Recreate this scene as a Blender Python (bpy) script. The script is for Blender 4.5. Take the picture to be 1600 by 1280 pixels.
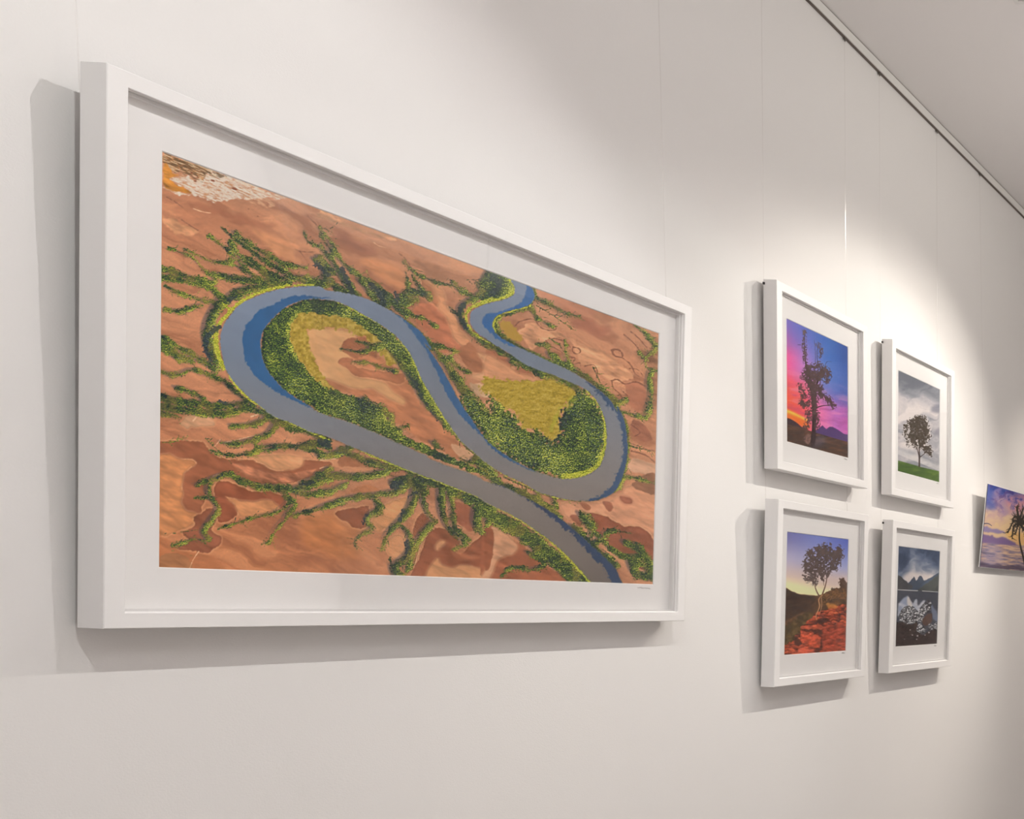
import bpy, bmesh, math, random
import numpy as np
from mathutils import Matrix, Vector

scene = bpy.context.scene
for o in list(bpy.data.objects): bpy.data.objects.remove(o, do_unlink=True)

# ---------------------------------------------------------------- camera, world, big lights, exposure
EYE = 1.5                                  # camera height above the floor
FPX, PX, PY = 1500.0, 2211.52, 1000.50      # focal length and principal point in a 1600x1280 frame
PITCH, ROLL = -0.030573, 0.01275
cam = bpy.data.cameras.new('camera'); camo = bpy.data.objects.new('camera', cam); scene.collection.objects.link(camo)
cp, sp, cr, sr = math.cos(PITCH), math.sin(PITCH), math.cos(ROLL), math.sin(ROLL)
R_ = Vector((cr, -sp*sr, cp*sr)); U_ = Vector((-sr, -sp*cr, cp*cr)); F_ = Vector((0, cp, sp))
camo.matrix_world = Matrix(((R_.x, U_.x, -F_.x, 0), (R_.y, U_.y, -F_.y, 0), (R_.z, U_.z, -F_.z, EYE), (0, 0, 0, 1)))
cam.sensor_fit = 'HORIZONTAL'; cam.sensor_width = 36; cam.lens = FPX/1600*36
cam.shift_x = (800-PX)/1600; cam.shift_y = (PY-640)/1600; cam.clip_start = .02
scene.camera = camo

def drawing_point(x, y, z):
    """where a point of the room falls in the 1600x1280 measuring frame the pictures were drawn in"""
    z = z-EYE
    y1 = y*cp+z*sp; z1 = -y*sp+z*cp
    x2 = x*cr+z1*sr; z2 = -x*sr+z1*cr
    return PX+FPX*x2/y1, PY-FPX*z2/y1

scene.view_settings.view_transform = 'Standard'; scene.view_settings.look = 'None'
scene.view_settings.exposure = 0.01; scene.view_settings.gamma = 1.0; scene.view_settings.use_curve_mapping = False

world = bpy.data.worlds.new('world'); scene.world = world; world.use_nodes = True
world.node_tree.nodes['Background'].inputs[0].default_value = (.75, .87, 1, 1)
world.node_tree.nodes['Background'].inputs[1].default_value = .45

def area(name, loc, rot, sx, sy, power, col):
    l = bpy.data.lights.new(name, 'AREA'); l.shape = 'RECTANGLE'; l.size = sx; l.size_y = sy; l.energy = power; l.color = col
    o = bpy.data.objects.new(name, l); scene.collection.objects.link(o); o.location = loc; o.rotation_euler = rot; return o

WALL_X, CEIL = -1.756, EYE+1.7445
XR, YB, YF = 4.2, -3.6, 9.0
area('daylight_through_window', (1.3, YB-.12, 1.75), (math.radians(90), 0, 0), 3.0, 1.9, 3, (.78, .88, 1.0))
# added downlights, unseen; they light the floor and the room fills from it
FILL_DOWNLIGHTS = [(.7, -2.0), (.7, .4), (.7, 2.2), (3.1, -2.0), (3.1, .6), (3.1, 3.2), (3.1, 4.5)]
DOWN_POWER, DOWN_COL = 440, (.96, .95, .945)
# added pendant uplights, unseen, to brighten the ceiling and upper wall
FILL_UPLIGHTS = [(.55, -1.9), (.55, .6), (.55, 3.1)]
UP_POWER = 14
for x, y in FILL_UPLIGHTS: area('fill_uplight_wash', (x, y, CEIL-.535), (math.pi, 0, 0), .12, 2.2, UP_POWER, (.97, .95, .95))
# spotlights on a track aimed at the wall: y, aim y, aim height, beam power, cone degrees, spill power, tint, edge softness
SPOT_X, SPOT_Z = -.45, CEIL-.11
SPOTS = [(.55, 1.35, 1.5, 37, 62, 1, (.96, 1.01, 1.0), .42), (1.62, 1.55, 1.60, 19, 64, 8, (1.0, .98, 1.0), .42), (2.12, 2.80, 1.56, 2, 56, 1, (1, 1, 1), .42), (2.75, 2.05, 1.5, 10, 52, 1, (.92, 1.02, 1.0), .42),
         (3.35, 3.0, 1.60, 24, 62, 13, (1.04, 1.01, .93), .42), (4.15, 3.0, 1.58, 98, 62, 1, (1.06, 1.0, .92), .75), (5.1, 4.6, 1.3, 62, 60, 2, (1.10, 1, .87), .6)]
SPOT_COL = (.965, .95, .93)
SPOT_GAIN = 1.0
GAIN = (.765, .86, .75, .90)      # how brightly each print hangs; divides the drawn display colours to get ink reflectance
# ---------------------------------------------------------------- helpers
def link(o): scene.collection.objects.link(o); return o

def tag(o, label=None, cat=None, group=None, kind=None):
    for k, v in (('label', label), ('category', cat), ('group', group), ('kind', kind)):
        if v: o[k] = v
    return o

def mat(name, col, rough=.5, bump=0, bscale=60, metal=0, var=0, spec=.5, coat=0):
    m = bpy.data.materials.new(name); m.use_nodes = True; nt = m.node_tree; b = nt.nodes['Principled BSDF']
    b.inputs['Base Color'].default_value = (*col, 1); b.inputs['Roughness'].default_value = rough; b.inputs['Metallic'].default_value = metal
    b.inputs['Specular IOR Level'].default_value = spec
    tc = nt.nodes.new('ShaderNodeTexCoord'); n = nt.nodes.new('ShaderNodeTexNoise'); n.inputs['Scale'].default_value = bscale; n.inputs['Detail'].default_value = 4
    nt.links.new(tc.outputs['Object'], n.inputs['Vector'])
    if bump:
        bp = nt.nodes.new('ShaderNodeBump'); bp.inputs['Strength'].default_value = bump; bp.inputs['Distance'].default_value = .002
        nt.links.new(n.outputs['Fac'], bp.inputs['Height']); nt.links.new(bp.outputs['Normal'], b.inputs['Normal'])
    if var:
        r = nt.nodes.new('ShaderNodeMapRange'); r.inputs['To Min'].default_value = 1-var; r.inputs['To Max'].default_value = 1+var
        v = nt.nodes.new('ShaderNodeVectorMath'); v.operation = 'SCALE'; v.inputs[0].default_value = col
        nt.links.new(n.outputs['Fac'], r.inputs['Value']); nt.links.new(r.outputs['Result'], v.inputs['Scale']); nt.links.new(v.outputs['Vector'], b.inputs['Base Color'])
    return m

def build(name, bm, m, parent=None):
    me = bpy.data.meshes.new(name); bmesh.ops.recalc_face_normals(bm, faces=bm.faces); bm.to_mesh(me); bm.free()
    me.materials.append(m); o = bpy.data.objects.new(name, me); link(o)
    if parent: o.parent = parent
    return o

def box(bm, x0, x1, y0, y1, z0, z1, bevel=0):
    vs = [bm.verts.new((x, y, z)) for x in (x0, x1) for y in (y0, y1) for z in (z0, z1)]
    fs = [bm.faces.new([vs[i] for i in f]) for f in ((0, 1, 3, 2), (4, 6, 7, 5), (0, 4, 5, 1), (2, 3, 7, 6), (0, 2, 6, 4), (1, 5, 7, 3))]
    if bevel:
        es = list({e for f in fs for e in f.edges}); bmesh.ops.bevel(bm, geom=es, offset=bevel, segments=2, affect='EDGES', profile=.5)

def ring(bm, W, H, prof):
    """closed profile [(inset, n)] swept with mitred corners round a W x H rectangle; x = out of the wall, y along, z up"""
    rows = []
    for i, n in prof:
        rows.append([bm.verts.new((n, y, z)) for y, z in ((i, i), (W-i, i), (W-i, H-i), (i, H-i))])
    N = len(rows)
    for k in range(N):
        a, b = rows[k], rows[(k+1) % N]
        for c in range(4): bm.faces.new((a[c], a[(c+1) % 4], b[(c+1) % 4], b[c]))

def tube(bm, pts, r, seg=8):
    prev = None; pts = [Vector(p) for p in pts]
    for k, p in enumerate(pts):
        d = (pts[min(k+1, len(pts)-1)]-pts[max(k-1, 0)]).normalized()
        a = d.orthogonal().normalized() if abs(d.z) > .9 else Vector((0, 0, 1)).cross(d).normalized(); b = d.cross(a)
        c = [bm.verts.new(p+(a*math.cos(t)+b*math.sin(t))*r) for t in [2*math.pi*q/seg for q in range(seg)]]
        if prev:
            for q in range(seg): bm.faces.new((prev[q], prev[(q+1) % seg], c[(q+1) % seg], c[q]))
        else: bm.faces.new(c)
        prev = c
    bm.faces.new(prev)

def empty(name, loc, rot=(0, 0, 0)):
    o = bpy.data.objects.new(name, None); link(o); o.location = loc; o.rotation_euler = rot; o.empty_display_size = .05; return o

# ---------------------------------------------------------------- materials
M_wall = mat('wall_paint', (.80, .78, .765), .85, .12, 420, spec=.25)
M_ceil = mat('ceiling_paint', (.93, .905, .90), .9, .05, 200, spec=.2)
M_floor = mat('floor_boards', (.30, .27, .245), .45, .1, 8, var=.15)
M_frame = mat('white_frame_lacquer', (.87, .85, .84), .42, .05, 90, spec=.4)
M_mat = mat('mat_board', (.95, .93, .92), .9, .05, 900, spec=.15)
M_core = mat('mat_bevel_core', (.93, .92, .90), .8, spec=.1)
M_spacer = mat('spacer_strip', (.70, .675, .66), .7, spec=.3)
M_rail = mat('rail_lacquer', (.76, .745, .72), .45, spec=.4)
M_slot = mat('rail_shadow_slot', (.17, .14, .12), .7)
M_hook = mat('hook_metal', (.16, .14, .12), .4, metal=.6)
M_bracket = mat('dark_bracket', (.05, .045, .045), .5, metal=.3)
M_ink = mat('pencil_ink', (.55, .53, .52), .8)
M_black = mat('spot_housing', (.85, .84, .82), .4)
M_alu = mat('window_aluminium', (.6, .6, .6), .4, metal=.5)

def thin_glass(name, gloss, tint=(1, 1, 1)):
    m = bpy.data.materials.new(name); m.use_nodes = True; nt = m.node_tree; nt.nodes.clear()
    out = nt.nodes.new('ShaderNodeOutputMaterial'); mx = nt.nodes.new('ShaderNodeMixShader'); t = nt.nodes.new('ShaderNodeBsdfTransparent'); t.inputs[0].default_value = (*tint, 1)
    g = nt.nodes.new('ShaderNodeBsdfGlossy'); g.inputs['Roughness'].default_value = .02; f = nt.nodes.new('ShaderNodeFresnel'); f.inputs['IOR'].default_value = 1.5
    k = nt.nodes.new('ShaderNodeMath'); k.operation = 'MULTIPLY'; k.inputs[1].default_value = gloss
    nt.links.new(f.outputs[0], k.inputs[0]); nt.links.new(k.outputs[0], mx.inputs[0]); nt.links.new(t.outputs[0], mx.inputs[1]); nt.links.new(g.outputs[0], mx.inputs[2]); nt.links.new(mx.outputs[0], out.inputs[0])
    return m
M_glass = thin_glass('glazing', .22)
M_pane = thin_glass('window_pane_glass', .8)

def nylon():
    m = bpy.data.materials.new('clear_nylon'); m.use_nodes = True; nt = m.node_tree; nt.nodes.clear()
    out = nt.nodes.new('ShaderNodeOutputMaterial'); mx = nt.nodes.new('ShaderNodeMixShader'); mx.inputs[0].default_value = .09
    t = nt.nodes.new('ShaderNodeBsdfTransparent'); t.inputs[0].default_value = (.965, .96, .955, 1)
    g = nt.nodes.new('ShaderNodeBsdfGlossy'); g.inputs['Roughness'].default_value = .18; g.inputs['Color'].default_value = (1, 1, 1, 1)
    nt.links.new(t.outputs[0], mx.inputs[1]); nt.links.new(g.outputs[0], mx.inputs[2]); nt.links.new(mx.outputs[0], out.inputs[0]); return m
M_nylon = nylon()

def print_material(name, rough=.4, spec=.18):
    m = bpy.data.materials.new(name); m.use_nodes = True; nt = m.node_tree; b = nt.nodes['Principled BSDF']
    a = nt.nodes.new('ShaderNodeAttribute'); a.attribute_name = 'ink'
    nt.links.new(a.outputs['Color'], b.inputs['Base Color']); b.inputs['Roughness'].default_value = rough; b.inputs['Specular IOR Level'].default_value = spec
    return m

# ---------------------------------------------------------------- the room
def structure(name, boxes, m):
    bm = bmesh.new()
    for b in boxes: box(bm, *b)
    return tag(build(name, bm, m), kind='structure')

structure('floor', [(WALL_X, XR, YB, YF, -.1, 0)], M_floor)
structure('ceiling', [(WALL_X-.15, XR+.15, YB-.15, YF+.15, CEIL, CEIL+.1)], M_ceil)
structure('wall_left', [(WALL_X-.15, WALL_X, YB-.15, YF+.15, -.1, CEIL)], M_wall)
structure('wall_right', [(XR, XR+.15, YB-.15, YF+.15, -.1, CEIL)], M_wall)
structure('wall_front', [(WALL_X, XR, YF, YF+.15, -.1, CEIL)], M_wall)
WX0, WX1, WZ0, WZ1 = -.2, 2.8, .8, 2.7
structure('wall_back', [(WALL_X, WX0, YB-.15, YB, -.1, CEIL), (WX1, XR, YB-.15, YB, -.1, CEIL), (WX0, WX1, YB-.15, YB, -.1, WZ0), (WX0, WX1, YB-.15, YB, WZ1, CEIL)], M_wall)
wf = bmesh.new()
for x in (WX0+.02, (WX0+WX1)/2, WX1-.02): box(wf, x-.02, x+.02, YB-.09, YB-.04, WZ0, WZ1)
for z in (WZ0+.02, WZ1-.02): box(wf, WX0, WX1, YB-.09, YB-.04, z-.02, z+.02)
w1 = tag(build('window_1', wf, M_alu), kind='structure')
bm = bmesh.new(); box(bm, WX0+.04, WX1-.04, YB-.068, YB-.062, WZ0+.04, WZ1-.04); build('pane', bm, M_pane, w1)
structure('baseboard_left', [(WALL_X, WALL_X+.014, YB, YF, 0, .11)], M_frame)

# picture rail: slim white extrusion tight under the ceiling with a dark hanging slot along its foot
RZ0, RZ1 = EYE+1.7120, CEIL-.0030
rail = bmesh.new()
box(rail, WALL_X, WALL_X+.0125, YB, YF, RZ0+.0016, RZ1)
trim = tag(build('trim_1', rail, M_rail), kind='structure')
bm = bmesh.new(); box(bm, WALL_X, WALL_X+.0095, YB, YF, RZ0, RZ0+.0016); build('hanging_slot', bm, M_slot, trim)
bm = bmesh.new(); box(bm, WALL_X, WALL_X+.011, YB, YF, RZ1, CEIL); build('shadow_gap', bm, M_slot, trim)

# ---------------------------------------------------------------- printed sheets
LIN = lambda c: np.where(c <= .04045, c/12.92, ((c+.055)/1.055)**2.4)
def make_print(name, parent, sheet, n, y0, y1, z0, z1, nu, nv, gain, m):
    """flat sheet of ink cells; colours come from the drawing, point by point"""
    M = parent.matrix_basis.copy()
    u = np.linspace(y0, y1, nu); v = np.linspace(z0, z1, nv); U, V = np.meshgrid(u, v)
    ta = parent.rotation_euler[1]; S_, C_ = math.sin(ta), math.cos(ta); L = parent.location
    wx = L[0]+V*S_+n*C_; wy = L[1]+U; wz = L[2]+V*C_-n*S_
    px, py = drawing_point(wx, wy, wz)
    col = sheet.sample(px, py)
    co = np.stack([np.full_like(U, n), U, V], -1).reshape(-1, 3).astype(np.float32)
    lin = np.clip(LIN(np.clip(col/255., 0, 1))/gain*1.02-.006, .004, .95).reshape(-1, 3)
    k = np.arange(nu*nv).reshape(nv, nu)
    q = np.stack([k[:-1, :-1], k[:-1, 1:], k[1:, 1:], k[1:, :-1]], -1).reshape(-1, 4).astype(np.int32)
    me = bpy.data.meshes.new(name); me.vertices.add(len(co)); me.vertices.foreach_set('co', co.ravel())
    me.loops.add(q.size); me.loops.foreach_set('vertex_index', q.ravel()); me.polygons.add(len(q))
    me.polygons.foreach_set('loop_start', np.arange(0, q.size, 4, dtype=np.int32))
    me.update(calc_edges=True)
    a = me.color_attributes.new('ink', 'FLOAT_COLOR', 'POINT'); a.data.foreach_set('color', np.concatenate([lin, np.ones((len(lin), 1))], 1).astype(np.float32).ravel())
    me.materials.append(m); o = bpy.data.objects.new(name, me); link(o); o.parent = parent
    return o

M_print = print_material('ink_on_paper')
M_metalprint = print_material('ink_on_panel', .22, .5)

def framed(name, p, label, group, sheet, res, gain, step, bracket=True, sign=None, print_label=None):
    y0, z0, tau, W, H, D, t, rec, a, b, c, d = p
    e = empty(name, (-1.746, y0, z0+EYE), (0, tau, 0)); tag(e, label, 'picture', group)
    bm = bmesh.new(); q = .0009
    ring(bm, W, H, [(q, .0), (0, q), (0, D-q), (q, D), (t-q, D), (t, D-q), (t, D-.0045), (t+.0012, D-.0058), (t+.0012, .002), (t+.0012, 0)])
    build('frame', bm, M_frame, e)
    bm = bmesh.new(); ring(bm, W, H, [(t+.0012, D-rec), (t+.0012, D-step), (t+.0048, D-step), (t+.0048, D-rec)]); tag(build('spacer', bm, M_frame, e))
    i = t+.0012; f = D-rec
    # mat board with a bevel-cut window
    bm = bmesh.new(); bv = .0014
    o_ = [(i, i), (W-i, i), (W-i, H-i), (i, H-i)]
    w_ = [(a-bv, d-bv), (W-b+bv, d-bv), (W-b+bv, H-c+bv), (a-bv, H-c+bv)]; x_ = [(a, d), (W-b, d), (W-b, H-c), (a, H-c)]
    V = [[bm.verts.new((n, y, z)) for y, z in s] for n, s in ((f-.0018, o_), (f, o_), (f, w_), (f-.0015, x_), (f-.0018, x_))]
    for r in range(5):
        A, B = V[r], V[(r+1) % 5]
        for s in range(4):
            fc = bm.faces.new((A[s], A[(s+1) % 4], B[(s+1) % 4], B[s])); fc.material_index = 1 if r == 2 else 0
    mb = build('mat_board', bm, M_mat, e); mb.data.materials.append(M_core)
    make_print('print', e, sheet, f-.0016, a, W-b, d, H-c, *res, gain, M_print)
    if print_label: e.children[-1]['label'] = print_label
    bm = bmesh.new(); box(bm, f-.006, f-.002, i, W-i, i, H-i); build('backing_board', bm, M_mat, e)
    bm = bmesh.new(); box(bm, D-.0078, D-.0058, i, W-i, i, H-i); build('glass_pane', bm, M_glass, e)
    if bracket:
        bm = bmesh.new(); box(bm, .0005, .005, -.0035, .006, H-.014, H-.0075, .0008); build('hanging_bracket', bm, M_bracket, e)
    if sign:
        sy, sz, L = sign; bm = bmesh.new(); N = 26; r = random.Random(4)
        pts = [(f+.0002, sy+L*k/N, sz+.0022*math.sin(k*1.9+.4)*(1-.5*k/N)*(1.3 if k % 7 == 0 else .8)-.0012*k/N+.0008*r.uniform(-1, 1)) for k in range(N+1)]
        tube(bm, pts, .00035, 5); build('signature', bm, M_ink, e)
    return e

# ---------------------------------------------------------------- printed pictures (flat print, drawn in numpy)
def hash2(i, j, seed):
    h = (i.astype(np.int64)*374761393 + j.astype(np.int64)*668265263 + seed*1274126177) & 0xffffffff
    h = ((h ^ (h >> 13))*1274126177) & 0xffffffff
    h = ((h ^ (h >> 16))*2246822519) & 0xffffffff
    return ((h ^ (h >> 15)) & 0xffffff).astype(np.float32)/16777215.0

def vnoise(x, y, seed=0):
    i = np.floor(x); j = np.floor(y); u = (x-i).astype(np.float32); v = (y-j).astype(np.float32)
    i = i.astype(np.int64); j = j.astype(np.int64)
    u = u*u*(3-2*u); v = v*v*(3-2*v)
    a = hash2(i, j, seed); b = hash2(i+1, j, seed); c = hash2(i, j+1, seed); d = hash2(i+1, j+1, seed)
    return a+(b-a)*u+(c-a)*v+(a-b-c+d)*u*v

def fbm(x, y, seed=0, oct=4):
    s = 0; w = .5; t = 0
    for k in range(oct):
        s = s+w*vnoise(x*2**k+17.3*k, y*2**k+9.1*k, seed+k*31); t += w; w *= .5
    return s/t

def worley(x, y, seed=0):
    """nearest scattered point: distance and offset to it"""
    i = np.floor(x).astype(np.int64); j = np.floor(y).astype(np.int64)
    best = np.full(x.shape, 9., np.float32); bx = np.zeros_like(best); by = np.zeros_like(best); bh = np.zeros_like(best)
    for di in (-1, 0, 1):
        for dj in (-1, 0, 1):
            h1 = hash2(i+di, j+dj, seed); h2 = hash2(i+di, j+dj, seed+7)
            dx = x-(i+di+h1); dy = y-(j+dj+h2); d = dx*dx+dy*dy
            m = d < best
            best = np.where(m, d, best); bx = np.where(m, dx, bx); by = np.where(m, dy, by); bh = np.where(m, h1, bh)
    return np.sqrt(best), bx, by, bh

def smooth(a, lo, hi):
    t = np.clip((a-lo)/(hi-lo), 0, 1); return t*t*(3-2*t)

def spline(pts, closed=False, n=6):
    P = np.array(pts, float); N = len(P); out = []
    if N < 3 and not closed: return P
    for k in range(N if closed else N-1):
        if closed: p0, p1, p2, p3 = P[(k-1) % N], P[k], P[(k+1) % N], P[(k+2) % N]
        else: p0, p1, p2, p3 = P[max(k-1, 0)], P[k], P[k+1], P[min(k+2, N-1)]
        for t in np.arange(n)/n:
            out.append(.5*((2*p1)+(-p0+p2)*t+(2*p0-5*p1+4*p2-p3)*t*t+(-p0+3*p1-3*p2+p3)*t**3))
    if not closed: out.append(P[-1])
    return np.array(out)

def boxblur(m, r):
    r = int(r)
    if r < 1: return m
    for ax in (0, 1):
        for _ in range(2):
            pad = [(0, 0), (0, 0)]; pad[ax] = (r+1, r)
            c = np.cumsum(np.pad(m, pad, mode='edge'), axis=ax, dtype=np.float32)
            m = ((c[2*r+1:]-c[:-2*r-1]) if ax == 0 else (c[:, 2*r+1:]-c[:, :-2*r-1]))/(2*r+1)
            m = m.astype(np.float32)
    return m

class Sheet:
    """drawing sheet; coordinates are sheet units, s samples per unit"""
    def __init__(self, x0, y0, x1, y1, s, seed=1):
        self.x0, self.y0, self.s = x0, y0, s
        self.w = int((x1-x0)*s); self.h = int((y1-y0)*s)
        self.X, self.Y = np.meshgrid((np.arange(self.w)+.5)/s+x0, (np.arange(self.h)+.5)/s+y0)
        self.X = self.X.astype(np.float32); self.Y = self.Y.astype(np.float32)
        self.C = np.zeros((self.h, self.w, 3), np.float32); self.rng = random.Random(seed); self.cache = {}
    def warpmap(self, wf, seed):
        key = (round(wf, 3), seed % 4)
        if key not in self.cache:
            X, Y, q = self.X, self.Y, seed % 4
            self.cache[key] = tuple((vnoise(X*wf, Y*wf, q*50+e)-.5)+(vnoise(X*wf*3, Y*wf*3, q*50+e+5)-.5)*.5 for e in (1, 11))
        return self.cache[key]
    def polywin(self, pts, curve=True, soft=0, warp=0, wf=.12, seed=3, pad=6):
        """mask of a polygon inside its own window of the sheet: (slice, mask)"""
        P = spline(pts, True) if curve else np.array(pts, float)
        P = (P-[self.x0, self.y0])*self.s
        e = int((warp+soft*3+pad)*self.s)+2
        c0, c1 = max(0, int(P[:, 0].min())-e), min(self.w, int(P[:, 0].max())+e); r0, r1 = max(0, int(P[:, 1].min())-e), min(self.h, int(P[:, 1].max())+e)
        W = (slice(r0, r1), slice(c0, c1)); h, w = r1-r0, c1-c0
        m = np.zeros((h, w), np.float32); P = P-[c0, r0]; a = P; b = np.roll(P, -1, 0)
        for sub in (.25, .75):
            for r in range(max(0, int(P[:, 1].min())), min(h, int(P[:, 1].max())+1)):
                y = r+sub
                k = (a[:, 1] <= y) != (b[:, 1] <= y)
                if not k.any(): continue
                xs = np.sort(a[k, 0]+(y-a[k, 1])*(b[k, 0]-a[k, 0])/(b[k, 1]-a[k, 1]))
                for q in range(0, len(xs)-1, 2):
                    l, g = max(0, xs[q]), min(w, xs[q+1])
                    if g > l: m[r, int(round(l)):int(round(g))] += .5
        if warp:
            dx, dy = self.warpmap(wf, seed); ii, jj = np.mgrid[0:h, 0:w]
            ii = np.clip(ii+dy[W]*warp*self.s, 0, h-1).astype(int); jj = np.clip(jj+dx[W]*warp*self.s, 0, w-1).astype(int)
            m = m[ii, jj]
        return W, (boxblur(m, soft*self.s) if soft else boxblur(m, 1)*.7+m*.3)
    def poly(self, *a, **k):
        W, m = self.polywin(*a, **k); F = np.zeros((self.h, self.w), np.float32); F[W] = m; return F
    def stroke(self, F, pts, w0, w1=None, curve=True):
        """F = max(F, halfwidth - distance)"""
        w1 = w0 if w1 is None else w1
        P = spline(pts, False, 4) if curve and len(pts) > 2 else np.array(pts, float)
        n = len(P)-1
        for k in range(n):
            a, b = P[k], P[k+1]; ra = (w0+(w1-w0)*k/n)/2; rb = (w0+(w1-w0)*(k+1)/n)/2; R = max(ra, rb)+7
            c0 = max(0, int((min(a[0], b[0])-R-self.x0)*self.s)); c1 = min(self.w, int((max(a[0], b[0])+R-self.x0)*self.s)+1)
            r0 = max(0, int((min(a[1], b[1])-R-self.y0)*self.s)); r1 = min(self.h, int((max(a[1], b[1])+R-self.y0)*self.s)+1)
            if c1 <= c0 or r1 <= r0: continue
            x = self.X[r0:r1, c0:c1]-a[0]; y = self.Y[r0:r1, c0:c1]-a[1]; d = b-a; L = d@d+1e-9
            t = np.clip((x*d[0]+y*d[1])/L, 0, 1)
            v = ra+(rb-ra)*t-np.hypot(x-t*d[0], y-t*d[1])
            F[r0:r1, c0:c1] = np.maximum(F[r0:r1, c0:c1], v)
    def twigs(self, F, pts, w, length, step, spread=(30, 80)):
        P = spline(pts, False, 8) if len(pts) > 2 else np.array(pts, float); R = self.rng; acc = 0
        for k in range(len(P)-1):
            d = P[k+1]-P[k]; L = np.hypot(*d); acc += L
            if acc > step*R.uniform(.6, 1.4) and L > 1e-6:
                acc = 0; side = R.choice((-1, 1)); an = math.atan2(d[1], d[0])+side*math.radians(R.uniform(*spread))
                l = length*R.uniform(.4, 1.2); p = P[k]; q = p+np.array([math.cos(an), math.sin(an)])*l*.5
                an += R.uniform(-.6, .6); e = q+np.array([math.cos(an), math.sin(an)])*l*.5
                self.stroke(F, [p, q, e], w, w*.3, curve=False)
    def field(self): return np.full((self.h, self.w), -99., np.float32)
    def mix(self, m, col):
        m = m[..., None] if m.ndim == 2 else m
        self.C = self.C*(1-m)+np.asarray(col, np.float32)*m
    def shift(self, m, dx, dy):
        dx = int(round(dx*self.s)); dy = int(round(dy*self.s)); return np.roll(np.roll(m, dx, 1), dy, 0)
    def sample(self, xs, ys):
        fx = np.clip((xs-self.x0)*self.s-.5, 0, self.w-1.001); fy = np.clip((ys-self.y0)*self.s-.5, 0, self.h-1.001)
        i = fy.astype(int); j = fx.astype(int); u = (fx-j)[..., None]; v = (fy-i)[..., None]; C = self.C
        return C[i, j]*(1-u)*(1-v)+C[i, j+1]*u*(1-v)+C[i+1, j]*(1-u)*v+C[i+1, j+1]*u*v

def ramp(t, stops):
    xs = [s[0] for s in stops]
    return np.stack([np.interp(t, xs, [s[1][k] for s in stops]) for k in range(3)], -1).astype(np.float32)

def tile(x0, y0, k):
    return lambda pts: [(x0+x/k, y0+y/k) for x, y in pts]

def sharpen(S, a, r):
    B = np.stack([boxblur(S.C[..., k], r) for k in range(3)], -1); S.C = np.clip(S.C+(S.C-B)*a, 0, 255)

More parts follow.
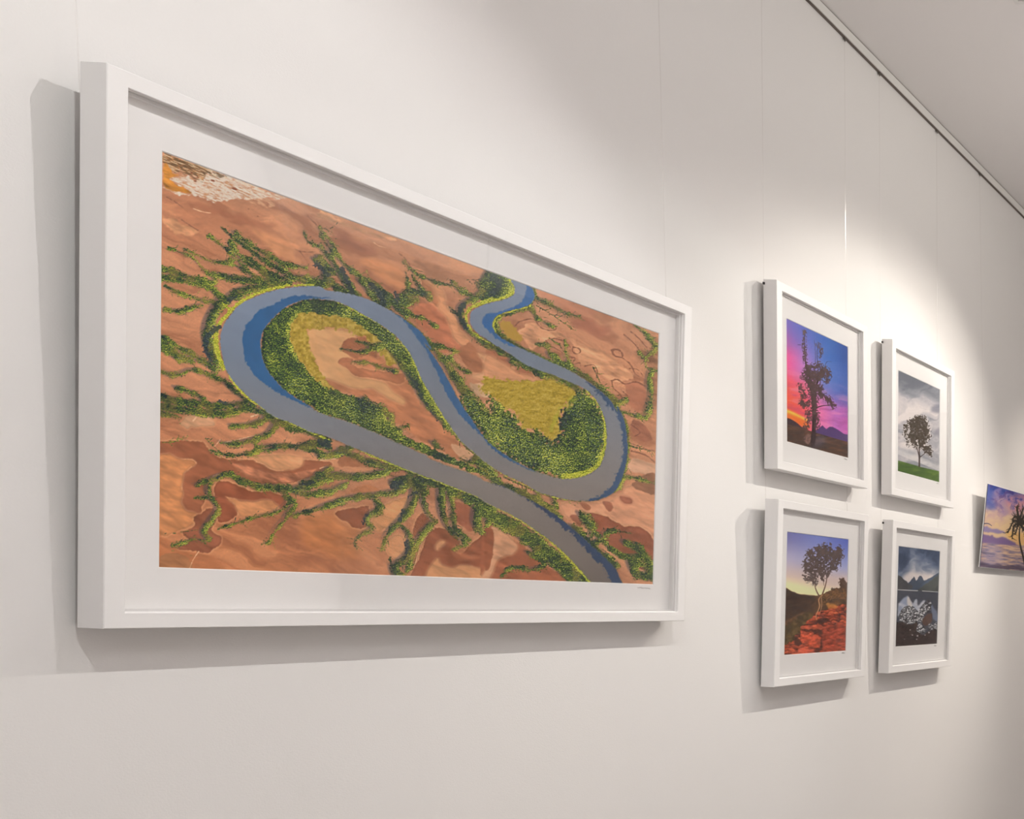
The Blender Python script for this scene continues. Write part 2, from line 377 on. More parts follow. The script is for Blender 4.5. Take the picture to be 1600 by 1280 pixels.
def paint_river():
    S = Sheet(244, 228, 1036, 922, 1.5, 5); X, Y = S.X, S.Y
    T1, T2, T3 = tile(250, 230, 5.926), tile(250, 430, 5.926), tile(245, 630, 4.741)
    T4, T5, T6 = tile(500, 330, 5.926), tile(500, 530, 5.926), tile(500, 700, 5.926)
    T7, T8 = tile(760, 420, 5.714), tile(760, 630, 4.414)
    # -- ground: long streaks parallel to the lie of the land
    g = np.clip((X-250)/780, 0, 1); h = np.clip((Y-(238+.366*(X-256)))/650, 0, 1)
    base = ramp(h, [(0, (192, 140, 108)), (.12, (178, 121, 91)), (.3, (194, 136, 103)), (.6, (194, 134, 100)), (1, (182, 116, 78))])
    base = base*(1-(g*.5)[..., None])+np.array((193, 140, 110), np.float32)*(g*.5)[..., None]
    u = X+.42*Y; v = Y-.42*X
    w = fbm(X*.012, Y*.02, 3)*3
    st = fbm(u*.012+w, v*.05+w, 11, 5); st2 = fbm(u*.03+w*2, v*.16+w*2, 21, 4)
    S.pt = fbm(u*.04, v*.11, 43, 4)
    S.C = base*(1+.30*(st-.5)+.16*(st2-.5))[..., None]
    S.mix(smooth(st, .56, .72)*.35, (208, 152, 112)); S.mix(smooth(1-st, .56, .74)*.35, (150, 92, 68))
    S.C *= (1+.05*(vnoise(X*.8, Y*.8, 5)-.5))[..., None]
    def pan(pts, col, warp=5, soft=0, a=1., rim=None, tex=.12, seed=3):
        W, m = S.polywin(pts, True, soft, warp, seed=seed, pad=12); m = m*a; C = S.C[W]
        if sum(col) < 360: col = tuple(np.array(col)*.68+np.array((172, 116, 86))*.32)
        def mx(C, m, col): return C*(1-m[..., None])+np.asarray(col, np.float32)*m[..., None]
        if rim is not None:
            bl = boxblur(m, 3); C = mx(C, np.clip(np.clip(bl*2-m*2, 0, 1)*(1-m)*.8, 0, 1), rim)
        C = mx(C, m, np.asarray(col, np.float32)*(1+tex*(S.pt[W]-.5)*3.2)[..., None])
        if rim is not None: C = mx(C, np.clip((1-bl)*2, 0, 1)*m*.35, np.array(col)*.8)
        S.C[W] = C
    DK, LT, RIM = (150, 92, 68), (212, 156, 114), (222, 172, 130)
    # salt flat, top left
    m = S.poly(T1([(90,280),(200,260),(330,300),(400,230),(520,230),(800,310),(1000,410),(1180,470),(1000,470),(870,480),(830,500),(700,470),(560,510),(430,480),(300,440),(150,440),(40,390),(34,370),(120,400),(280,430),(260,390),(130,330)]), True, 0, 6, .2)
    tx = fbm(u*.12, v*.5, 77, 3)
    S.mix(m*smooth(tx, .15, .62)*.92, (214, 204, 190)); S.mix(m*smooth(fbm(u*.3, v*.6, 78, 3), .5, .7)*.5, (206, 176, 144)); S.mix(m*smooth(1-tx, .58, .7)*.5, (196, 150, 110))
    S.mix(S.poly(T1([(800,480),(950,470),(1060,520),(1020,570),(930,540)]), True, 1, 5)*.5*smooth(tx,.3,.6), (226, 190, 150))
    pan(T1([(30,45),(150,100),(340,165),(520,250),(420,250),(370,300),(230,240),(110,190),(30,140)]), (128, 96, 60), 8, tex=.4)
    m = S.poly(T1([(30,45),(150,90),(340,160),(540,230),(620,290),(420,260),(380,330),(220,250),(60,190),(30,150)]), True, 0, 6)
    t2 = fbm(u*.10, v*.7, 91, 3); S.mix(m*smooth(t2, .5, .66)*.75, (200, 180, 148)); S.mix(m*smooth(1-t2, .48, .64)*.75, (104, 80, 54))
    pan(T1([(30,160),(80,170),(120,240),(160,260),(80,285),(130,330),(230,370),(300,420),(180,400),(100,400),(40,360)]), (190, 128, 56), 4, tex=.25)
    for a, b, r in ((325,315,9),(490,310,12),(690,385,16),(800,325,10),(820,572,5),(905,640,6),(1155,580,5),(350,280,8),(290,240,9)):
        q = T1([(a, b)])[0]; d = np.hypot((X-q[0])*.5-(Y-q[1])*.1, (Y-q[1])-(X-q[0])*.2); S.mix(smooth(-d, -r/6., -r/12.), (140, 84, 56))
    pan(T1([(30,670),(150,680),(300,760),(360,800),(200,810),(60,740)]), (208, 158, 118), 6, 1, .6, tex=.3)
    pan(T1([(250,520),(500,560),(700,640),(900,690),(1100,720),(900,730),(650,660),(400,580)]), (156, 98, 74), 6, 3, .8)
    pan(T1([(850,760),(1100,840),(1300,900),(1250,1000),(1350,1080),(1200,1060),(1050,980),(950,880)]), (206, 146, 106), 5, 2, .8)
    pan(T4([(120,180),(300,250),(520,360),(450,400),(250,330)]), (150, 100, 84), 8, 4, .8); pan(T4([(880,450),(1050,500),(1180,590),(1150,660),(1000,600)]), (146, 108, 84), 6, 3, .8)
    pan(T4([(350,440),(600,470),(780,560),(790,700),(700,720),(560,620)]), (212, 148, 104), 5, 3, .7)
    pan(T4([(0,0),(150,60),(400,170),(700,260),(600,260),(300,160),(0,60)]), (206, 156, 116), 5, 1, .7, tex=.3)
    # sand and pans
    pan(T3([(0,290),(200,280),(330,290),(420,380),(560,420),(700,420),(830,480),(940,500),(1060,470),(1090,420),(1280,440),(1280,480),(1100,560),(900,600),(650,570),(450,520),(380,600),(340,750),(300,830),(200,780),(165,710),(190,640),(190,520),(300,440),(200,410),(0,400)]), (152, 92, 66), 3, rim=RIM)
    pan(T3([(560,440),(800,500),(1000,520),(1180,480),(1080,560),(900,590),(680,550)]), (186, 126, 96), 3, 1, .7, tex=.35)
    pan(T3([(0,410),(200,420),(290,445),(200,500),(180,620),(190,660),(170,720),(200,780),(290,830),(270,890),(180,930),(0,950)]), (198, 136, 92), 3, rim=RIM)
    pan(T3([(430,600),(560,590),(700,650),(850,660),(960,720),(920,780),(850,730),(800,715),(660,735),(580,710),(500,690),(580,760),(590,820),(540,860),(460,880),(440,780)]), (140, 76, 54), 3, rim=RIM)
    pan(T3([(300,830),(400,770),(440,850),(400,930),(460,980),(460,1040),(380,1100),(240,1090),(150,1060),(240,1020),(190,960),(280,910),(270,860)]), (138, 82, 62), 4, rim=RIM)
    pan(T3([(720,410),(800,385),(950,385),(1060,400),(1090,430),(1050,470),(950,495),(850,480),(780,445)]), LT, 2, rim=RIM)
    pan(T3([(510,700),(600,720),(700,730),(820,715),(910,780),(820,810),(700,840),(620,830),(590,780),(570,740)]), (208, 146, 102), 2, rim=RIM)
    pan(T3([(170,140),(250,90),(330,60),(430,150),(340,175),(220,180)]), (206, 158, 122), 4, rim=RIM)
    pan(T3([(40,1120),(180,1120),(250,1180),(240,1250),(0,1240)]), (160, 112, 76), 3)
    pan(T6([(-160,640),(0,600),(120,600),(260,700),(400,760),(300,900),(380,1000),(240,1050),(0,950),(-160,900)]), (190, 124, 78), 8, 6, .7)
    pan(T6([(140,600),(300,560),(440,540),(460,640),(400,740),(300,730),(270,690),(180,650)]), (146, 86, 60), 3, rim=RIM)
    pan(T6([(860,760),(900,650),(950,610),(1020,690),(960,790),(880,830)]), (158, 94, 66), 3, rim=RIM)
    pan(T6([(1000,800),(1120,740),(1300,860),(1220,930),(1300,980),(1420,880),(1500,800),(1610,780),(1610,1060),(1500,1110),(1350,1090),(1200,1110),(1100,1060),(1075,1020),(1000,1190),(840,1220),(900,1050),(960,900)]), (142, 82, 58), 3, rim=RIM)
    pan(T6([(1200,960),(1260,900),(1400,900),(1340,960),(1500,1000),(1300,1040)]), (172, 108, 78), 4, 1, .7)
    pan(T6([(1070,900),(1110,860),(1160,870),(1100,930),(1085,950)]), LT, 1, rim=RIM)
    pan(T6([(1230,500),(1400,520),(1470,560),(1420,760),(1300,720),(1250,620)]), (164, 98, 74), 3)
    pan(T6([(1075,1020),(1110,1070),(1200,1110),(1340,1090),(1480,1115),(1590,1080),(1560,1240),(1000,1240)]), (206, 150, 108), 2, rim=RIM)
    pan(T6([(480,670),(600,530),(720,480),(800,460),(800,560),(700,680),(540,770)]), (208, 150, 105), 3, rim=RIM)
    pan(T6([(620,870),(720,800),(790,860),(780,960),(720,1040),(620,960)]), (210, 152, 110), 3, rim=RIM)
    pan(T6([(180,60),(260,60),(420,130),(520,190),(400,170),(180,160)]), (180, 118, 84), 4); pan(T6([(280,400),(450,340),(540,400),(400,420)]), (186, 124, 86), 3)
    pan(T8([(0,780),(100,880),(300,1020),(420,1120),(560,1240),(0,1240)]), (158, 92, 66), 4)
    pan(T8([(40,850),(130,900),(210,980),(180,1040),(80,1080),(10,1230),(-60,1230),(0,1140),(50,960)]), (210, 157, 122), 2, rim=RIM)
    pan(T8([(-10,850),(50,900),(30,1100),(-10,1130)]), (146, 84, 58), 2)
    pan(T8([(520,700),(640,680),(800,690),(900,650),(1000,560),(1170,640),(1170,980),(1050,850),(900,830),(760,750),(700,800),(600,770),(560,790)]), (206, 150, 118), 3, rim=RIM)
    pan(T8([(980,460),(1000,380),(1170,430),(1170,500)]), (210, 165, 135), 3, 1); pan(T8([(1000,110),(1080,150),(1140,240),(1080,260),(1010,210)]), (150, 98, 80), 4)
    pan(T8([(700,780),(800,770),(930,840),(1050,850),(1130,910),(1170,1000),(1170,1180),(950,1060),(800,950)]), (138, 80, 62), 3, rim=RIM)
    pan(T8([(570,780),(620,770),(660,820),(640,850)]), (146, 92, 72), 2); pan(T8([(920,640),(990,655),(1000,690),(950,690)]), (150, 92, 74), 1, rim=(158,100,80)); pan(T8([(800,680),(850,680),(870,720),(840,745)]), (152, 96, 76), 1)
    pan(T8([(640,690),(680,690),(720,720),(690,740)]), (160, 104, 80), 1); pan(T8([(1000,560),(1080,500),(1170,490),(1170,620),(1060,600)]), (136, 100, 80), 3)
    pan(T4([(960,850),(1080,860),(1170,970),(1240,1160),(1300,1290),(1100,1290),(960,1100),(850,930)]), (186, 118, 88), 5)
    pan(T4([(930,640),(960,625),(1040,680),(1100,770),(1120,850),(1080,880),(1000,800),(960,720)]), (176, 118, 84), 3, rim=RIM)
    pan(T4([(960,630),(1040,650),(1120,720),(1160,830),(1130,860),(1250,960),(1300,1100),(1380,1200),(1350,1240),(1260,1190),(1170,980),(1080,890),(1110,830),(1060,730)]), (214, 154, 114), 3, rim=RIM)
    pan(T5([(1280,90),(1400,40),(1480,180),(1560,250),(1500,310),(1380,280)]), (164, 110, 80), 4)
    pan(T5([(1450,130),(1600,190),(1700,250),(1640,360),(1530,370),(1400,340),(1500,310),(1570,250)]), (214, 164, 124), 3, rim=RIM)
    pan(T5([(1380,400),(1500,420),(1640,500),(1560,540),(1430,500)]), (204, 166, 132), 4, 1)
    pan(T7([(270,560),(340,520),(350,480),(420,490),(600,560),(720,600),(900,690),(1100,760),(1230,880),(1310,980),(1100,1000),(950,870),(840,840),(740,640),(600,610),(520,650),(400,720),(330,640)]), (210, 155, 118), 4, 1, .9, tex=.2)
    pan(T7([(820,430),(950,470),(1100,540),(1050,610),(900,580),(760,500)]), (166, 106, 86), 8, 3, .9)
    pan(T7([(420,180),(700,260),(1000,370),(900,420),(640,330)]), (190, 130, 104), 6, 2, .7)
    pan(T7([(1330,500),(1560,580),(1560,1300),(1400,1300),(1430,1000),(1400,840),(1340,760),(1480,700),(1420,600)]), (140, 104, 80), 8, 2, .8, tex=.4)
    pan(T7([(1250,1030),(1400,1050),(1420,1200),(1350,1280),(1260,1180)]), (168, 110, 86), 6, 1, .8)
    pan(T7([(0,730),(60,720),(200,800),(240,900),(330,880),(430,960),(400,980),(280,940),(200,870),(60,800),(0,800)]), (168, 104, 78), 3)
    pan(T7([(-10,790),(60,790),(200,870),(280,935),(400,960),(440,1000),(200,990),(-10,970)]), (216, 157, 118), 2, rim=RIM)
    # fine dark runnels
    F = S.field()
    for f, w in ((T7([(260,510),(300,470),(420,450),(480,520),(560,550),(620,540),(600,500),(540,470)]), 2.2), (T7([(530,640),(560,680),(600,700),(680,750)]), 2), (T7([(600,620),(700,650),(750,700)]), 2.4), (T7([(770,700),(820,710),(840,740),(810,760),(770,740),(770,700)]), 2.2),
        (T7([(740,790),(790,800),(770,850),(830,840),(840,870)]), 2), (T7([(880,870),(960,860),(990,930),(970,980)]), 2.2), (T7([(1120,730),(1160,720),(1210,750),(1210,790),(1150,780),(1120,740)]), 3.4), (T7([(1210,790),(1290,860),(1330,940),(1400,980)]), 2), (T7([(1280,890),(1350,900),(1400,960)]), 1.6),
        (T7([(1120,1000),(1170,990),(1240,1030),(1330,1010),(1420,1050)]), 3), (T7([(1120,1000),(1130,1060),(1200,1130),(1220,1200)]), 2.4), (T7([(1200,1080),(1260,1140),(1250,1200),(1200,1180)]), 2), (T7([(1230,590),(1330,680),(1410,800)]), 2), (T7([(1290,560),(1380,640),(1440,720)]), 2), (T7([(1340,600),(1420,690),(1500,720)]), 1.6),
        (T4([(730,390),(800,450),(870,560),(980,620),(1100,670),(1180,680)]), 1.8), (T1([(60,460),(160,520),(210,560)]), 1.4), (T1([(200,670),(270,720),(350,770)]), 2), (T1([(1370,640),(1430,700),(1490,750),(1600,745)]), 1.6), (T1([(1250,945),(1330,970),(1440,970)]), 1.6), (T1([(1290,960),(1350,1040),(1380,1100)]), 1.4),
        (T8([(980,270),(1080,310),(1160,330)]), 2), (T8([(1000,330),(1100,360),(1160,410)]), 3), (T8([(1000,150),(1060,200),(1020,230)]), 2)):
        S.stroke(F, f, w, w*.7)
    S.mix(smooth(F+(fbm(X*.3, Y*.3, 8)-.5)*2.6, -.6, 1.)*.6, (120, 78, 62))
    F = S.field()
    for f, w in ((T5([(960,750),(1050,850),(1150,900),(1210,970),(1270,1070)]), 2.2), (T5([(760,700),(880,810),(760,860)]), 1.6), (T1([(310,570),(400,600),(470,610)]), 1.8), (T3([(470,300),(600,270),(760,230)]), 1.6), (T3([(470,270),(430,320)]), 1.5), (T3([(310,1100),(270,1160),(240,1230)]), 1.6), (T6([(0,110),(60,105),(140,100)]), 4), (T6([(0,190),(60,170)]), 2), (T3([(270,130),(330,60)]), 3), (T3([(380,100),(440,100)]), 3), (T3([(700,100),(760,80)]), 3), (T6([(880,1080),(920,950),(950,850)]), 1.5), (T4([(500,290),(540,320),(620,340)]), 1.2)):
        S.stroke(F, f, w, w*.5)
    S.mix(smooth(F+(fbm(X*.4, Y*.4, 18)-.5)*1.2, -.4, .6)*.85, (226, 186, 150))
    # -- vegetation field: traced drainage lines plus side twigs
    V = S.field(); V2 = S.field()
    def veg(pts, w0, w1=None, tw=(1.6, 9, 9)):
        w1 = w0*.6 if w1 is None else w1
        S.stroke(V2, pts, w0*.8, w1*.6)
        if max(w0, w1) > 3.2: S.stroke(V, pts, w0 if w0 > 3 else w0*.4, w1 if w1 > 3 else w1*.4)
        S.twigs(V2, pts, 1.5, 8, 5); S.twigs(V2, pts, 1.3, 16, 12, (15, 50))
    k = 1/5.926
    for p, a, b in (([(570,740),(700,850),(850,960),(1050,1100),(1300,1230),(1500,1280)], 3, 11), ([(700,790),(830,900),(1000,1000),(1150,1080),(1350,1120)], 6, 4), ([(650,870),(720,990),(850,1060),(1000,1180),(1100,1290)], 4, 9), ([(450,820),(560,900),(680,1000),(800,1130),(950,1250)], 2, 5), ([(220,940),(350,1000),(480,1060),(650,1080),(800,1150),(1000,1280)], 2, 6), ([(80,930),(200,980),(300,1020),(400,1120),(520,1230)], 1, 4), ([(30,1130),(150,1160),(300,1220),(500,1260)], 6, 8), ([(1330,780),(1370,870),(1480,930),(1560,1020)], 1.5, 4), ([(1480,760),(1520,860),(1580,950),(1600,1000)], 2.5, 5), ([(1440,1040),(1520,1100),(1600,1150)], 8, 12), ([(1480,750),(1540,760),(1600,745)], 1.5, 1.5), ([(650,1060),(760,1040),(900,1130),(1100,1190)], 5, 4)):
        veg(T1(p), a, b)
    for p, a, b in (([(30,20),(250,60),(450,100),(560,200)], 9, 9), ([(40,100),(200,170),(380,230),(520,260)], 3, 6), ([(40,320),(200,330),(380,280)], 4, 5), ([(30,570),(150,650),(300,740),(450,830),(520,880)], 6, 9), ([(30,640),(150,740),(300,800)], 16, 8), ([(30,900),(150,930),(300,880),(450,920),(600,980)], 5, 6), ([(30,1130),(200,1180),(400,1190),(550,1220),(700,1200),(800,1180)], 12, 7), ([(150,1040),(300,1090),(400,1150)], 6, 6), ([(600,980),(700,1080),(830,1180)], 8, 6), ([(1200,60),(1000,100),(850,120),(700,160),(600,250)], 9, 6), ([(900,60),(700,30),(500,0)], 9, 9), ([(1000,60),(1200,20),(1400,40),(1550,80)], 8, 8), ([(560,230),(470,380),(430,500),(440,640),(500,760)], 8, 9)):
        veg(T2(p), a, b)
    for p, a, b in (([(40,30),(200,50),(400,80),(560,70),(720,20)], 11, 10), ([(40,80),(120,90),(180,110)], 8, 3), ([(560,170),(700,160),(830,110)], 6, 6), ([(790,50),(950,150),(1100,205),(1280,285)], 8, 8), ([(880,170),(820,240),(700,280),(560,305),(480,290)], 9, 4), ([(900,120),(1000,190),(1090,210)], 9, 5), ([(400,350),(550,390),(700,370),(900,330),(1050,330),(1280,390)], 2.5, 8), ([(740,330),(900,310),(1040,320)], 4, 4), ([(360,260),(430,330),(520,390)], 2, 2), ([(40,290),(120,290),(160,265),(230,280)], 3, 1.5), ([(290,610),(350,590),(450,550),(540,530),(640,580),(760,620),(900,630),(1050,640),(1280,560)], 4, 12), ([(400,590),(385,660),(420,720),(460,790),(400,880),(350,960),(380,1010)], 7, 6), ([(290,700),(380,700)], 3, 4), ([(1080,600),(1200,550),(1290,490)], 6, 9), ([(460,930),(620,880),(720,850),(860,820),(940,780),(1000,720)], 3, 5), ([(1030,830),(1150,800),(1280,770)], 5, 6), ([(960,860),(880,950),(830,1030),(780,1045)], 5, 3), ([(110,1060),(200,1030),(280,1010),(350,1020)], 2, 4), ([(180,955),(300,940)], 2, 2), ([(960,700),(1030,750),(960,850)], 6, 6), ([(1000,650),(1150,680),(1280,660)], 6, 12), ([(250,1128),(260,1130)], 2, 2), ([(62,966),(70,964)], 2, 2), ([(125,962),(140,964)], 2.4, 2), ([(112,1093),(122,1095)], 2, 2)):
        veg(T3(p), a, b)
    for p, a, b in (([(0,260),(200,260),(400,270),(600,230),(700,180)], 12, 10), ([(-10,430),(120,400),(250,330)], 8, 5), ([(0,560),(200,490),(400,450),(600,430),(720,400),(850,320)], 7, 9), ([(500,450),(560,560),(470,620),(440,680),(480,760),(360,820),(320,880),(340,930)], 8, 3), ([(540,540),(570,600)], 6, 3), ([(900,330),(880,480),(820,600),(750,680),(650,780),(600,870),(570,950)], 16, 2), ([(760,720),(830,800),(850,880),(830,980),(760,1050),(690,1110),(720,1190)], 6, 12), ([(650,1040),(680,1120),(760,1190)], 3, 10), ([(940,380),(980,550),(1050,670)], 8, 5), ([(1070,690),(960,790),(900,900),(860,1000),(800,1150)], 8, 5), ([(1130,360),(1130,550),(1150,650),(1200,750),(1300,830),(1350,900),(1240,940)], 12, 2), ([(1180,380),(1220,500),(1240,660),(1260,760),(1380,860)], 6, 5), ([(1470,560),(1450,700),(1500,780)], 16, 8), ([(1560,560),(1560,700)], 10, 6), ([(640,150),(800,200),(930,260)], 7, 7), ([(950,290),(1200,370),(1400,450),(1610,570)], 13, 13), ([(200,20),(330,80),(500,140),(700,200)], 8, 8), ([(280,0),(200,40),(0,80)], 8, 8), ([(380,800),(500,790)], 3, 1.5)):
        veg(T6(p), a, b)
    for p, a, b in (([(0,160),(60,230),(130,330),(200,460),(300,560),(430,630),(560,720),(680,830),(760,930)], 4, 6), ([(0,320),(100,430),(180,560),(270,690),(340,790)], 4, 13), ([(0,440),(60,560),(40,680)], 12, 10), ([(430,550),(450,600)], 3, 3), ([(450,640),(550,780),(640,880)], 8, 10), ([(780,450),(860,560),(980,620),(1100,670),(1230,690),(1330,760),(1450,800)], 1.5, 5), ([(790,560),(820,680),(790,760)], 3, 4), ([(850,590),(920,700),(960,760)], 3, 6), ([(760,820),(860,760),(960,760),(1030,810)], 14, 6), ([(760,860),(900,820)], 14, 8), ([(700,870),(850,960),(980,1000),(1080,1070)], 7, 1.5), ([(1210,640),(1300,720),(1420,790)], 2, 4), ([(1440,660),(1490,750),(1500,800)], 2, 6), ([(1560,590),(1540,720),(1450,800),(1330,870),(1300,950),(1340,1060),(1440,1160),(1600,1270)], 8, 6), ([(1200,890),(1280,960)], 2, 5), ([(560,900),(700,990),(830,1060),(960,1170),(1060,1290)], 5, 5), ([(1580,560),(1500,700)], 9, 9), ([(1350,640),(1430,640),(1500,700)], 1.5, 3)):
        veg(T4(p), a, b)
    for p, a, b in (([(1000,0),(1130,170),(1240,320),(1400,560),(1550,780),(1620,900)], 6, 22), ([(1050,50),(1180,90),(1290,120)], 7, 2), ([(1200,180),(1290,270),(1400,310)], 8, 3), ([(200,90),(350,120),(450,110),(560,80)], 2, 6), ([(300,210),(450,220),(560,260),(700,300)], 3, 5), ([(340,20),(480,60)], 2, 4), ([(480,90),(620,60),(740,200),(800,290)], 8, 9), ([(870,380),(920,500),(1010,640)], 6, 4), ([(800,290),(900,450),(1000,600),(1100,740),(1200,850)], 9, 3), ([(1200,850),(1330,980),(1480,1110)], 2.5, 3), ([(560,640),(640,700),(680,780)], 10, 8), ([(400,560),(480,600),(520,700)], 7, 8), ([(700,860),(760,830),(820,800)], 8, 3), ([(1050,960),(1130,1020)], 7, 5), ([(1450,1130),(1530,1190),(1600,1250)], 12, 10), ([(1290,1100),(1400,1150)], 3, 6)):
        veg(T5(p), a, b)
    for p, a, b in (([(430,180),(440,260),(560,310),(640,360),(720,400),(830,430)], 5, 1.5), ([(450,330),(600,420),(700,490),(780,520)], 2.5, 1.2), ([(390,330),(460,440),(520,480),(600,520)], 5, 2), ([(440,670),(540,690),(570,780),(640,830)], 2, 5), ([(700,640),(710,740),(740,860)], 3, 5), ([(560,620),(640,670),(700,700)], 2, 3), ([(950,880),(1000,980),(1010,1020)], 3, 3), ([(1320,500),(1420,580),(1510,690)], 3, 4), ([(1540,720),(1440,780),(1420,850),(1450,890),(1540,920)], 4, 3), ([(1360,740),(1440,820)], 2, 4), ([(1480,900),(1450,1040),(1480,1130),(1440,1270)], 5, 4), ([(1100,1160),(1180,1190),(1250,1180)], 6, 4), ([(420,250),(360,350),(200,400),(110,440),(80,520),(140,600),(300,700),(450,770),(600,840),(760,890),(900,980),(1000,1050),(1120,1160),(1180,1270)], 6, 6), ([(570,760),(650,820),(740,870)], 7, 8), ([(0,660),(150,750),(330,850),(470,920),(620,970),(760,1040),(880,1110)], 7, 8), ([(220,830),(280,870),(280,900)], 6, 3), ([(460,940),(560,960)], 6, 6), ([(1080,1100),(1150,1170),(1180,1250)], 5, 5), ([(980,1010),(1060,1060),(1130,1080)], 3, 2)):
        veg(T7(p), a, b)
    for p, a, b in (([(930,60),(1000,80),(1100,100),(1140,40),(1120,0)], 4, 4), ([(950,500),(1080,530),(1170,560)], 4, 3), ([(960,290),(1050,310),(1160,340)], 3, 1.5), ([(700,790),(740,870),(700,950)], 8, 6), ([(720,980),(800,940),(850,880),(1000,900)], 9, 3), ([(600,850),(700,950),(800,1040),(900,1120)], 9, 9), ([(860,1000),(960,1060),(1100,1060)], 8, 8), ([(1000,1080),(1050,1180),(1160,1200)], 14, 14), ([(1000,1100),(1120,1130)], 8, 8), ([(100,1200),(180,1130),(300,1150),(400,1130)], 2, 6), ([(290,1030),(360,1060),(400,1100)], 6, 6), ([(-20,740),(150,840),(300,930),(450,1060),(560,1150),(660,1240)], 20, 26), ([(-20,480),(100,560),(250,620),(400,700),(500,780)], 8, 9), ([(350,600),(370,680),(360,700)], 5, 4), ([(460,640),(480,700),(490,740)], 5, 4), ([(940,80),(975,200),(975,300),(960,440),(920,560),(880,600)], 3.5, 5), ([(120,510),(230,560),(350,610),(450,650),(560,670),(650,680)], 3, 2), ([(170,880),(250,900)], 6, 6), ([(920,560),(930,600)], 4, 3)):
        veg(T8(p), a, b)
    for T, p, a, b in ((T2, [(600,230),(520,330),(470,450),(450,560),(470,680),(530,800)], 15, 13), (T2, [(1380,50),(1560,90)], 11, 8), (T2, [(700,200),(850,150),(1000,110)], 8, 6), (T4, [(60,620),(150,700),(260,760)], 12, 8), (T4, [(380,640),(480,760),(560,860)], 9, 10), (T4, [(600,760),(700,880),(800,960)], 9, 7),
                       (T8, [(960,960),(1060,1010),(1120,1100),(1150,1200)], 10, 13), (T8, [(650,760),(720,860),(820,960)], 8, 7), (T6, [(700,330),(800,300),(920,330),(980,420)], 15, 10), (T6, [(1120,330),(1250,420),(1400,500)], 10, 10), (T3, [(620,20),(760,60),(860,130)], 9, 9), (T3, [(1060,330),(1180,300),(1280,330)], 8, 9), (T5, [(420,560),(560,700),(700,860)], 9, 6)):
        veg(T(p), a, b)
    # interiors of the two loops
    bank2 = T5([(0,680)])+T2([(1400,1220),(1280,1150),(1150,1060),(1030,930),(970,830),(935,720),(930,600),(960,500),(1040,400),(1150,300),(1280,240),(1400,215),(1500,220)])+T4([(0,815),(130,830),(260,880),(420,970),(560,1050),(680,1140),(740,1200)])+T5([(730,0),(830,130),(900,280),(960,410),(1050,560),(1120,680),(1200,800),(1290,930),(1400,1030),(1480,1100)])
    loopA = bank2+T5([(1600,1260),(1450,1250),(1150,1130),(900,1040),(700,950),(500,860),(300,780)])
    mA = S.poly(loopA); fo = S.poly(bank2+T5([(1200,860),(1000,610),(830,330),(760,220),(600,50)])+T4([(500,1140),(300,1010),(150,960),(0,960)])+T2([(1440,340),(1280,360),(1210,450),(1200,560),(1250,700),(1330,840),(1430,960),(1560,1060)])+T5([(100,450),(280,520),(430,570),(560,650),(640,760),(800,900),(1000,990),(1200,1080),(1400,1170),(1600,1260)])+T5([(1450,1250),(1150,1130),(900,1040),(700,950),(500,860),(300,780)]), False, 0, 5, .2)
    mead = S.poly(T4([(0,950),(150,960),(300,1000),(420,1080),(600,1200)])+T5([(640,90),(740,220),(640,250),(560,120),(450,20)])+T4([(430,1160),(330,1150),(230,1090),(0,1080)])+T2([(1480,500),(1360,500),(1370,600),(1400,720),(1450,830),(1520,950),(1640,1060),(1540,1060),(1430,960),(1330,840),(1250,700),(1200,560),(1210,450),(1280,340),(1440,330)]), False, 0, 6, .2)
    pan(T2([(1360,500),(1640,480)])+T4([(0,1080),(230,1090),(330,1150),(430,1160)])+T5([(450,20),(600,200),(800,320),(900,560),(1060,730),(1200,860),(1450,1140),(1400,1160),(1200,1080),(1000,980),(880,900),(700,760),(560,640),(430,560),(200,480)])+T2([(1540,1060),(1430,880),(1380,700)]), (192, 128, 92), 4)
    pan(T2([(1370,510),(1640,490)])+T4([(0,1085),(230,1100),(330,1160),(240,1230)])+T5([(240,40),(190,90),(290,150),(170,210),(260,290),(320,350),(450,370),(600,410),(680,490),(770,560),(760,600),(600,520),(480,450),(320,450),(100,370),(0,340)])+T2([(1450,830),(1400,720)]), (216, 166, 118), 2, rim=(224, 180, 136), tex=.06)
    pan(T5([(250,0),(400,-20),(500,60),(520,170),(430,140),(350,170),(280,150),(200,90)]), (162, 102, 72), 3); pan(T5([(170,210),(230,165),(300,180),(300,240),(450,290),(600,300),(760,320),(780,390),(700,400),(600,380),(450,350),(330,340),(260,280)]), (184, 120, 86), 3, rim=RIM)
    pan(T5([(1210,970),(1350,1010),(1450,1110),(1400,1150),(1270,1070)]), (212, 164, 128), 2)
    S.mix(mead*(.75+.25*fbm(X*.4, Y*.4, 4)), ramp(fbm(X*.25, Y*.25, 44), [(.2, (140, 122, 44)), (.5, (172, 150, 56)), (.8, (196, 176, 84))]))
    loopB = T7([(57,667),(200,760),(330,850),(470,915),(600,950),(740,1010),(880,1075),(970,1170),(1030,1280)])+T8([(775,0),(810,100),(828,200),(820,320),(780,430),(700,490),(620,515),(520,520),(400,490),(250,430),(120,350),(0,255)])+T5([(1400,740),(1300,590),(1180,370),(1080,200),(1000,60),(930,0)])
    meadB = T7([(-20,980),(80,970),(200,990),(400,1000),(560,970),(700,1020),(800,1090),(810,1130),(740,1190),(660,1270)])+T8([(520,60),(490,130),(510,210),(450,270),(330,170),(250,180),(200,80),(60,0)])+T7([(120,1180),(0,1120),(-60,1080)])
    m = S.poly(meadB, True, 0, 9, .25)
    S.mix(m, ramp(fbm(X*.12, Y*.3, 47)*.7+.3*vnoise(X*.7, Y*.7, 2), [(.2, (150, 130, 46)), (.5, (180, 154, 60)), (.8, (196, 174, 84))]))
